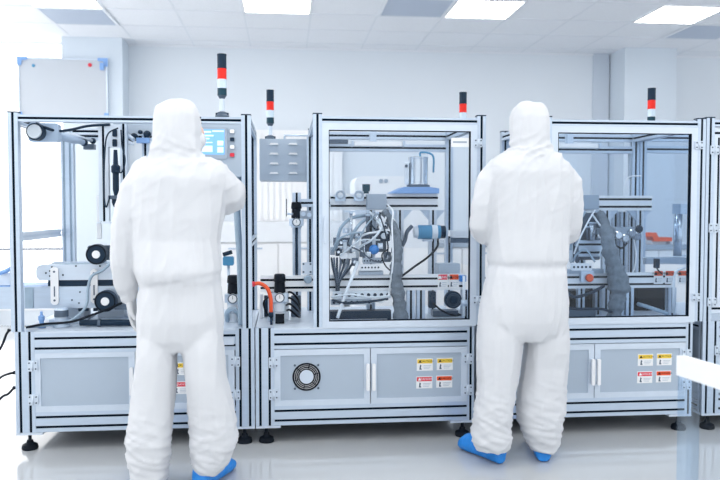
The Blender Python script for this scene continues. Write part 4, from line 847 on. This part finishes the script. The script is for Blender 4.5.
q = V3(463, 118, 4.75); tower(q.x, 4.7525, 1.685, 1.0, 'signal tower behind the right top corner of the middle machine', .044)
q = V3(651.5, 118, 4.75); tower(q.x, 4.7525, 1.6905, 1.06, 'signal tower above the right-hand machine, in front of the right pillar', .072, .020)

# ------------------------------------------------------------------ foreground table at lower right
t = thing('clear_cart', 'white rail over a clear panel in the lower right corner, close to the camera', 'cart', (1.6, 1.9, FZ))
A, B_ = V3(676.5, 355.5, 2.3), V3(676, 375, 2.3)
zt_, zb_ = A.z, B_.z
P0 = Vector((A.x, 2.3)); dn = Vector((.125, -.992)).normalized(); wn_ = Vector((.992, .125)).normalized()
def offs(a, c): return P0 + dn * a + wn_ * c
def slab(a0, c0, a1, c1, z0, z1, m): return MB().prism([(p.x, p.y) for p in (offs(a0, c0), offs(a1, c0), offs(a1, c1), offs(a0, c1))], (0, 1), 2, z0, z1, m)
slab(0, 0, 1.0, .03, zb_, zt_, 'bright_white').build('rail', t)
slab(0, .42, 1.0, .45, zb_, zt_, 'bright_white').build('rail', t)
slab(.97, .0305, 1.0, .4195, zb_, zt_, 'bright_white').build('rail', t)
for a, c in ((.004, .004), (.966, .004), (.004, .385), (.966, .385)):
    lab(slab(a, c, a + .03, c + .06, .02, zb_ - .0005, 'acrylic').build('corner_post', t), 'clear pale blue corner post')
lab(slab(.04, .012, .96, .018, .02, zb_ - .0005, 'glass').build('side_panel', t), 'clear side panel')
slab(.0, .0, 1.0, .45, FZ + .04, .0195, 'bright_white').build('base', t)
for a, c in ((.06, .06), (.94, .06), (.06, .39), (.94, .39)):
    p = offs(a, c); b = MB(); b.lathe((p.x, p.y, FZ), [(0, .0005), (.02, .0005), (.025, .01), (.02, .0395), (0, .0395)], 'dark_steel', 14); b.build('foot', t)

# ------------------------------------------------------------------ people
def finish(mb, name, vox, smooth_it, mats, disp=None, parent=None, org=(0, 0, 0)):
    """merge overlapping closed shapes into one continuous skin"""
    me = bpy.data.meshes.new('tmp'); me.from_pydata(mb.v, [], mb.f)
    bb = bmesh.new(); bb.from_mesh(me); bmesh.ops.recalc_face_normals(bb, faces=bb.faces); bb.to_mesh(me); bb.free()
    ob = bpy.data.objects.new('tmp', me); C.objects.link(ob)
    md = ob.modifiers.new('r', 'REMESH'); md.mode = 'VOXEL'; md.voxel_size = vox; md.use_smooth_shade = True
    sm = ob.modifiers.new('s', 'SMOOTH'); sm.factor = .5; sm.iterations = smooth_it
    bpy.context.view_layer.update()
    m2_ = bpy.data.meshes.new_from_object(ob.evaluated_get(bpy.context.evaluated_depsgraph_get()))
    bpy.data.objects.remove(ob); bpy.data.meshes.remove(me)
    if disp:
        nv = [v.normal.copy() for v in m2_.vertices]
        for v, nrm in zip(m2_.vertices, nv): v.co += nrm * disp(v.co, nrm)
    rt = parent
    while rt is not None and rt.parent is not None: rt = rt.parent
    o0 = rt.location if rt is not None else Vector(org)
    for v in m2_.vertices: v.co -= o0
    m2_.materials.clear()
    for x in mats: m2_.materials.append(M[x])
    for p in m2_.polygons: p.use_smooth = True
    m2_.name = name; o = bpy.data.objects.new(name, m2_); C.objects.link(o)
    if parent is not None: o.parent = parent
    else: o.location = o0
    return o
def ell(cx, cy, z, rx, ry, n=28, p=2.3):
    out = []
    for i in range(n):
        a = 2 * math.pi * i / n; c, s = math.cos(a), math.sin(a)
        out.append((cx + rx * math.copysign(abs(c) ** (2 / p), c), cy + ry * math.copysign(abs(s) ** (2 / p), s), z))
    return out
def rings(mb, y, rows):
    """rows (v, u_left, u_right, half depth, y shift) measured at depth y"""
    rr = []
    for v, ua, ub, ry, dy in rows:
        xa, z = P(ua, v, y + dy); xb, _ = P(ub, v, y + dy); rr.append(ell((xa + xb) / 2, y + dy, z, (xb - xa) / 2, ry))
    mb.ringloft(rr[::-1], 'suit')
def hand(parent, wrist, d, up, side, curl=.35, s=1.0):
    """gloved hand: palm, four fingers and thumb; d finger direction, up back of the hand, side +1 thumb towards d x up"""
    d = Vector(d).normalized(); up = Vector(up); up = (up - d * up.dot(d)).normalized(); t = d.cross(up) * side
    W = Vector(wrist); f = lambda a, b, c: W + d * a * s + t * b * s + up * c * s
    mb = MB()
    mb.ringloft([[f(a, w * math.cos(k) , h * math.sin(k)) for k in [2 * math.pi * i / 14 for i in range(14)]] for a, w, h in ((-.05, .033, .026), (-.01, .031, .022), (.03, .04, .018), (.07, .044, .016), (.095, .040, .013))], 'glove')
    for off, L, sp in ((.030, .075, .10), (.010, .085, .03), (-.011, .079, -.04), (-.031, .062, -.12)):
        pts = []; a, c, ang = .085, 0.0, curl * .5; b = off * .95
        for seg, k in enumerate((.45, .3, .25)):
            pts.append(f(a, b, c)); a += math.cos(ang) * L * k; c -= math.sin(ang) * L * k; b += sp * L * k * .6; ang += curl
        pts.append(f(a, b, c)); mb.tube(pts, [.0095, .009, .0085, .007], 'glove', 10, True)
    mb.tube([f(.012, .026, -.006), f(.045, .052, -.014), f(.068, .06, -.022), f(.088, .058, -.032)], [.014, .012, .010, .008], 'glove', 10, True)
    return finish(mb, 'glove', .0045, 3, ['glove'], None, parent)
def shoe(parent, heel, yaw, L=.30, hs=1.0):
    """blue overshoe: yaw 0 points away from the camera, positive turns right"""
    fx, fy = math.sin(yaw), math.cos(yaw); sx, sy = math.cos(yaw), -math.sin(yaw)
    mb = MB(); rr = []
    for t_, w, h in ((-.06, .03, .07), (-.04, .042, .115), (.0, .05, .15), (.05, .052, .155), (.1, .052, .13), (.15, .054, .10), (.2, .057, .082), (.25, .055, .068), (.285, .045, .052), (.305, .024, .035)):
        t_ *= L / .30; h *= hs; c = Vector((heel[0] + fx * t_, heel[1] + fy * t_, 0)); ring = []
        for i in range(20):
            a = 2 * math.pi * i / 20; cc, ss = math.cos(a), math.sin(a)
            q = math.copysign(abs(cc) ** .7, cc) * w * (1 if ss < .2 else 1 - .35 * (ss - .2)); z = FZ + .002 + h * .5 * (1 + math.copysign(abs(ss) ** .75, ss))
            ring.append((c.x + sx * q, c.y + sy * q, z))
        rr.append(ring)
    mb.ringloft(rr, 'shoe_blue')
    def dsp(co, n): return 0 if co.z < FZ + .02 else .004 * noise.noise(Vector((co.x * 30, co.y * 30, co.z * 18)))
    o = finish(mb, 'shoe_cover', .007, 3, ['shoe_blue'], dsp, parent); return lab(o, 'bright blue shoe cover')
def face(parent, c, yaw, r=.095):
    """face, goggles and mask on the front of the hood; yaw 0 looks away from the camera, positive right"""
    fx, fy = math.sin(yaw), math.cos(yaw); sx, sy = math.cos(yaw), -math.sin(yaw)
    W = lambda a, b, h: Vector((c[0] + sx * a + fx * b, c[1] + sy * a + fy * b, c[2] + h))
    mb = MB(); rr = []
    for i in range(9):
        t_ = math.pi * i / 8; k = max(math.sin(t_), .05)
        rr.append([W(.066 * k * math.cos(q), .062 + .045 * k * math.sin(q), -.1 * math.cos(t_) - .01) for q in [2 * math.pi * j / 18 for j in range(18)]])
    mb.ringloft(rr, 'skin'); mb.tube([W(0, .103, .02), W(0, .118, -.008), W(0, .122, -.022)], [.007, .011, .012], 'skin', 10, True)
    for s in (-1, 1):
        for k, (rad, m, dd) in enumerate(((.013, 'eye_white', .094), (.0065, 'navy', .1025))):
            mb.ball(W(s * .031, dd, .022), rad, m, 12)
        mb.tube([W(s * .015, .105, .042), W(s * .032, .103, .046), W(s * .05, .092, .042)], .0035, 'navy', 6)
    mb.build('face', parent)
    mb = MB(); rr = []
    for i in range(9):
        t_ = math.pi * i / 8; k = max(math.sin(t_), .08)
        rr.append([W(.07 * k * math.cos(q) * (1 if math.sin(q) > -.2 else 1), .068 + .07 * k * max(math.sin(q), -.1), -.056 - .052 * math.cos(t_)) for q in [2 * math.pi * j / 18 for j in range(18)]])
    mb.ringloft(rr, 'suit'); lab(mb.build('face_mask', parent), 'white face mask')
def wr(co, zk, zw, zs, k=1.0, seed=0.0, zn=9.0):
    """cloth folds: vertical drapes on the body, slanting creases on the lower legs and sleeves"""
    x, y, z = co
    a = noise.noise(Vector((x * 17 + seed, y * 17, z * 2.6))); a = (1 - abs(a)) ** 3
    b1 = noise.noise(Vector((x * 7 + seed, y * 7, z * 30 + x * 10 + 3.1))); b1 = (1 - abs(b1)) ** 3
    b2 = noise.noise(Vector((x * 9 - seed, y * 9, z * 20 - x * 12 + 7.7))); b2 = (1 - abs(b2)) ** 4
    s = min(1, max(0, (zk - z) / .25)); u_ = min(1, max(0, (z - zs) / .1)) * (1 - min(1, max(0, (z - zs - .42) / .1)))
    d = (1 - s) * (.0085 * a + .0015 * b2) + s * (.010 * b1 + .005 * b2) + .002 * b2 * u_
    g = math.exp(-((z - zw) / .012) ** 2); gl = 1 / (1 + math.exp((z - zw) * 60)) * math.exp(-max(0, zw - z) * 6)
    ga = noise.noise(Vector((x * 38 + seed, y * 38, z * 2)))
    nk = math.exp(-((z - zn) / .055) ** 2); d += .012 * nk * b2 + .006 * nk * b1
    return k * (d - .0045 * g + .008 * gl * ga) - .005

# ---- left worker
YP = 3.40
mb = MB()
rings(mb, YP, [(99.5, 169, 185, .03, .02), (102, 162, 192, .07, .02), (107, 157, 197, .095, .02), (116, 153, 200, .11, .02), (130, 152.5, 200.5, .115, .02), (142, 153, 199.5, .11, .015), (152, 153.5, 199.5, .10, .01), (160, 149, 205, .10, 0), (168, 142, 215, .105, 0)])
rings(mb, YP, [(158, 153, 203, .085, 0), (163, 143, 214, .11, 0), (170, 134, 224, .125, 0), (180, 130, 228, .14, 0), (195, 130, 227, .15, .01), (215, 131, 225, .155, .01), (240, 133, 220.5, .155, .01), (258, 134, 221, .168, .005), (270, 135, 221.5, .178, 0), (278, 137.5, 220.5, .175, 0), (284, 139.5, 220, .155, 0), (292, 138.5, 222, .15, 0), (305, 138, 223.5, .155, 0), (320, 137.5, 224, .16, 0), (338, 138, 223, .145, 0), (350, 143, 218, .11, 0)])
Yl = 3.34
rings(mb, Yl, [(322, 140, 175, .10, .06), (340, 138.5, 176.5, .12, .05), (352, 137.5, 176.5, .125, .045), (365, 136, 176.5, .122, .035), (380, 133.5, 176, .118, .03), (400, 131, 174.5, .112, .02), (420, 128.5, 173, .108, .01), (440, 126.5, 171, .105, 0), (460, 128, 169, .10, 0), (475, 130, 167, .09, 0), (487, 133, 164, .08, 0)])
Yr = 3.36
rings(mb, Yr, [(322, 186, 219, .10, .02), (340, 183, 222.5, .12, .02), (352, 182, 224, .125, .015), (365, 183, 225, .122, .01), (380, 185, 227, .118, 0), (400, 187.5, 232, .115, 0), (420, 189, 236, .112, 0), (440, 190, 237.5, .11, 0), (455, 191.5, 233, .10, 0), (464, 193, 227, .09, 0), (471, 196, 220, .075, 0)])
# left arm hangs with a bent wrist, right arm reaches forward to the screen
mb.tube([V3(147, 174, YP), V3(136, 189, YP), V3(130, 212, YP - .005), V3(126, 236, YP), V3(124.5, 262, YP + .02), V3(125.5, 282, YP + .05), V3(129, 297, YP + .08)], [.07, .074, .069, .063, .060, .056, .038], 'suit', 20, True)
mb.tube([V3(210, 175, YP), V3(221, 184, YP + .02), V3(229, 193, YP + .05), V3(230, 200, YP + .09), V3(226, 196, YP + .2), V3(221, 186, YP + .3), V3(216, 176, YP + .38)], [.072, .078, .074, .068, .066, .06, .045], 'suit', 20, True)
kz, wz, sz = PZ(385, YP), PZ(279, YP), PZ(240, YP)
org = (PX(178, YP, 470), YP, FZ)
p1 = finish(mb, 'person', .0085, 4, ['suit'], lambda co, n: wr(co, kz, wz + .16 * (co.x - org[0]) - .9 * (co.x - org[0] + .06) ** 2 * (1 if co.x < org[0] - .06 else 0), sz, 1.0, 1.3, PZ(152, YP)), None, org)
tag(p1, 'person in white hooded coverall at the left machine, head turned right to the screen', 'person', 'cleanroom workers')
hc = V3(176, 127, YP + .02); face(p1, hc, math.radians(62))
hand(p1, V3(130.5, 298, YP + .085), (.12, .06, -1), (-1, .2, -.1), -1, .3)
hand(p1, V3(215, 173, YP + .39), (-.05, .8, .5), (.2, -.5, .8), -1, .5)
shoe(p1, (PX(204, 3.345, 478), 3.345), math.radians(20), .27); shoe(p1, (PX(148, Yl, 480), 3.33), math.radians(-12))
# ---- right worker
YP = 3.53
mb = MB()
rings(mb, YP, [(102, 523, 535, .03, .02), (104, 517.5, 541.5, .06, .02), (108.5, 513, 545.5, .085, .02), (117, 511.5, 547, .105, .02), (130, 511.5, 547.5, .112, .02), (140, 512.5, 546.5, .106, .015), (149, 513, 548, .10, .01), (155, 507, 553, .10, 0), (162, 497, 563, .105, 0)])
rings(mb, YP, [(151, 512, 549, .08, 0), (157, 500, 559, .1, 0), (163, 490, 567, .12, 0), (172, 485, 572, .135, 0), (185, 485, 572, .145, .01), (205, 487, 570, .148, .01), (230, 488.5, 567, .148, .01), (250, 489, 566, .155, .01), (260, 488.5, 566.5, .155, .01), (266, 489.5, 565.5, .142, .01), (274, 488, 565.5, .145, 0), (288, 485, 566, .15, 0), (305, 481.5, 566.5, .155, 0), (320, 479.5, 566, .15, 0), (332, 480, 565, .13, 0), (340, 486, 560, .10, 0)])
rings(mb, YP, [(310, 483, 520, .10, 0), (324, 479.5, 521, .118, 0), (336, 478, 521, .125, 0), (350, 477.5, 520.5, .125, 0), (365, 478, 518.5, .118, 0), (382, 478.5, 516, .112, 0), (400, 477, 513, .107, 0), (418, 474.5, 510, .105, 0), (430, 473, 509.5, .104, 0), (440, 472.5, 510.5, .1, 0), (449, 475, 508, .085, 0)])
rings(mb, YP, [(310, 530, 564, .10, .03), (324, 528, 566, .118, .03), (336, 527, 567, .125, .03), (350, 526, 567, .125, .03), (365, 524, 566, .12, .04), (382, 521, 565, .116, .04), (400, 518, 564.5, .112, .04), (418, 518, 562, .108, .04), (430, 521.5, 560, .1, .04), (440, 527, 558.5, .088, .04), (450, 531, 556, .075, .04)])
mb.tube([V3(499, 173, YP), V3(488.5, 184, YP), V3(484, 205, YP + .0), V3(481, 224, YP + .02), V3(484, 233, YP + .06), V3(495, 235, YP + .16), V3(506, 232, YP + .25)], [.065, .066, .062, .060, .058, .052, .042], 'suit', 20, True)
mb.tube([V3(559, 173, YP), V3(568, 184, YP), V3(570, 205, YP), V3(570.5, 224, YP + .02), V3(568, 233, YP + .06), V3(559, 235, YP + .16), V3(549, 232, YP + .25)], [.065, .066, .062, .060, .058, .052, .042], 'suit', 20, True)
kz, wz, sz = PZ(370, YP), PZ(266, YP), PZ(230, YP)
org = (PX(528, YP, 450), YP, FZ)
p2 = finish(mb, 'person', .0085, 4, ['suit'], lambda co, n: wr(co, kz, wz, sz, 1.0, 5.9, PZ(151, YP)), None, org)
tag(p2, 'person in white hooded coverall, back turned, both arms bent forward at the right machine', 'person', 'cleanroom workers')
hc = V3(529.5, 127, YP + .02); face(p2, hc, 0.05)
hand(p2, V3(507, 231.5, YP + .26), (.25, .9, -.05), (-.3, .2, 1), -1, .5); hand(p2, V3(548, 231.5, YP + .26), (-.25, .9, -.05), (.3, .2, 1), 1, .5)
shoe(p2, (PX(495, 3.555, 458), 3.555), math.radians(-25), .25, 1.25); shoe(p2, (PX(542.5, 3.57, 458), 3.57), math.radians(13), .28)

for o in list(C.objects):
    if o.parent is None: o.location.z -= FZ
# ------------------------------------------------------------------ light and look
wd = bpy.data.worlds.new('world'); SC.world = wd; wd.use_nodes = True
bg = wd.node_tree.nodes['Background']; bg.inputs[0].default_value = (0.93, 0.965, 1.0, 1); bg.inputs[1].default_value = 1.05
vs = SC.view_settings; vs.view_transform = 'Standard'; vs.look = 'None'; vs.gamma = 1; vs.use_curve_mapping = False; vs.exposure = 0.5
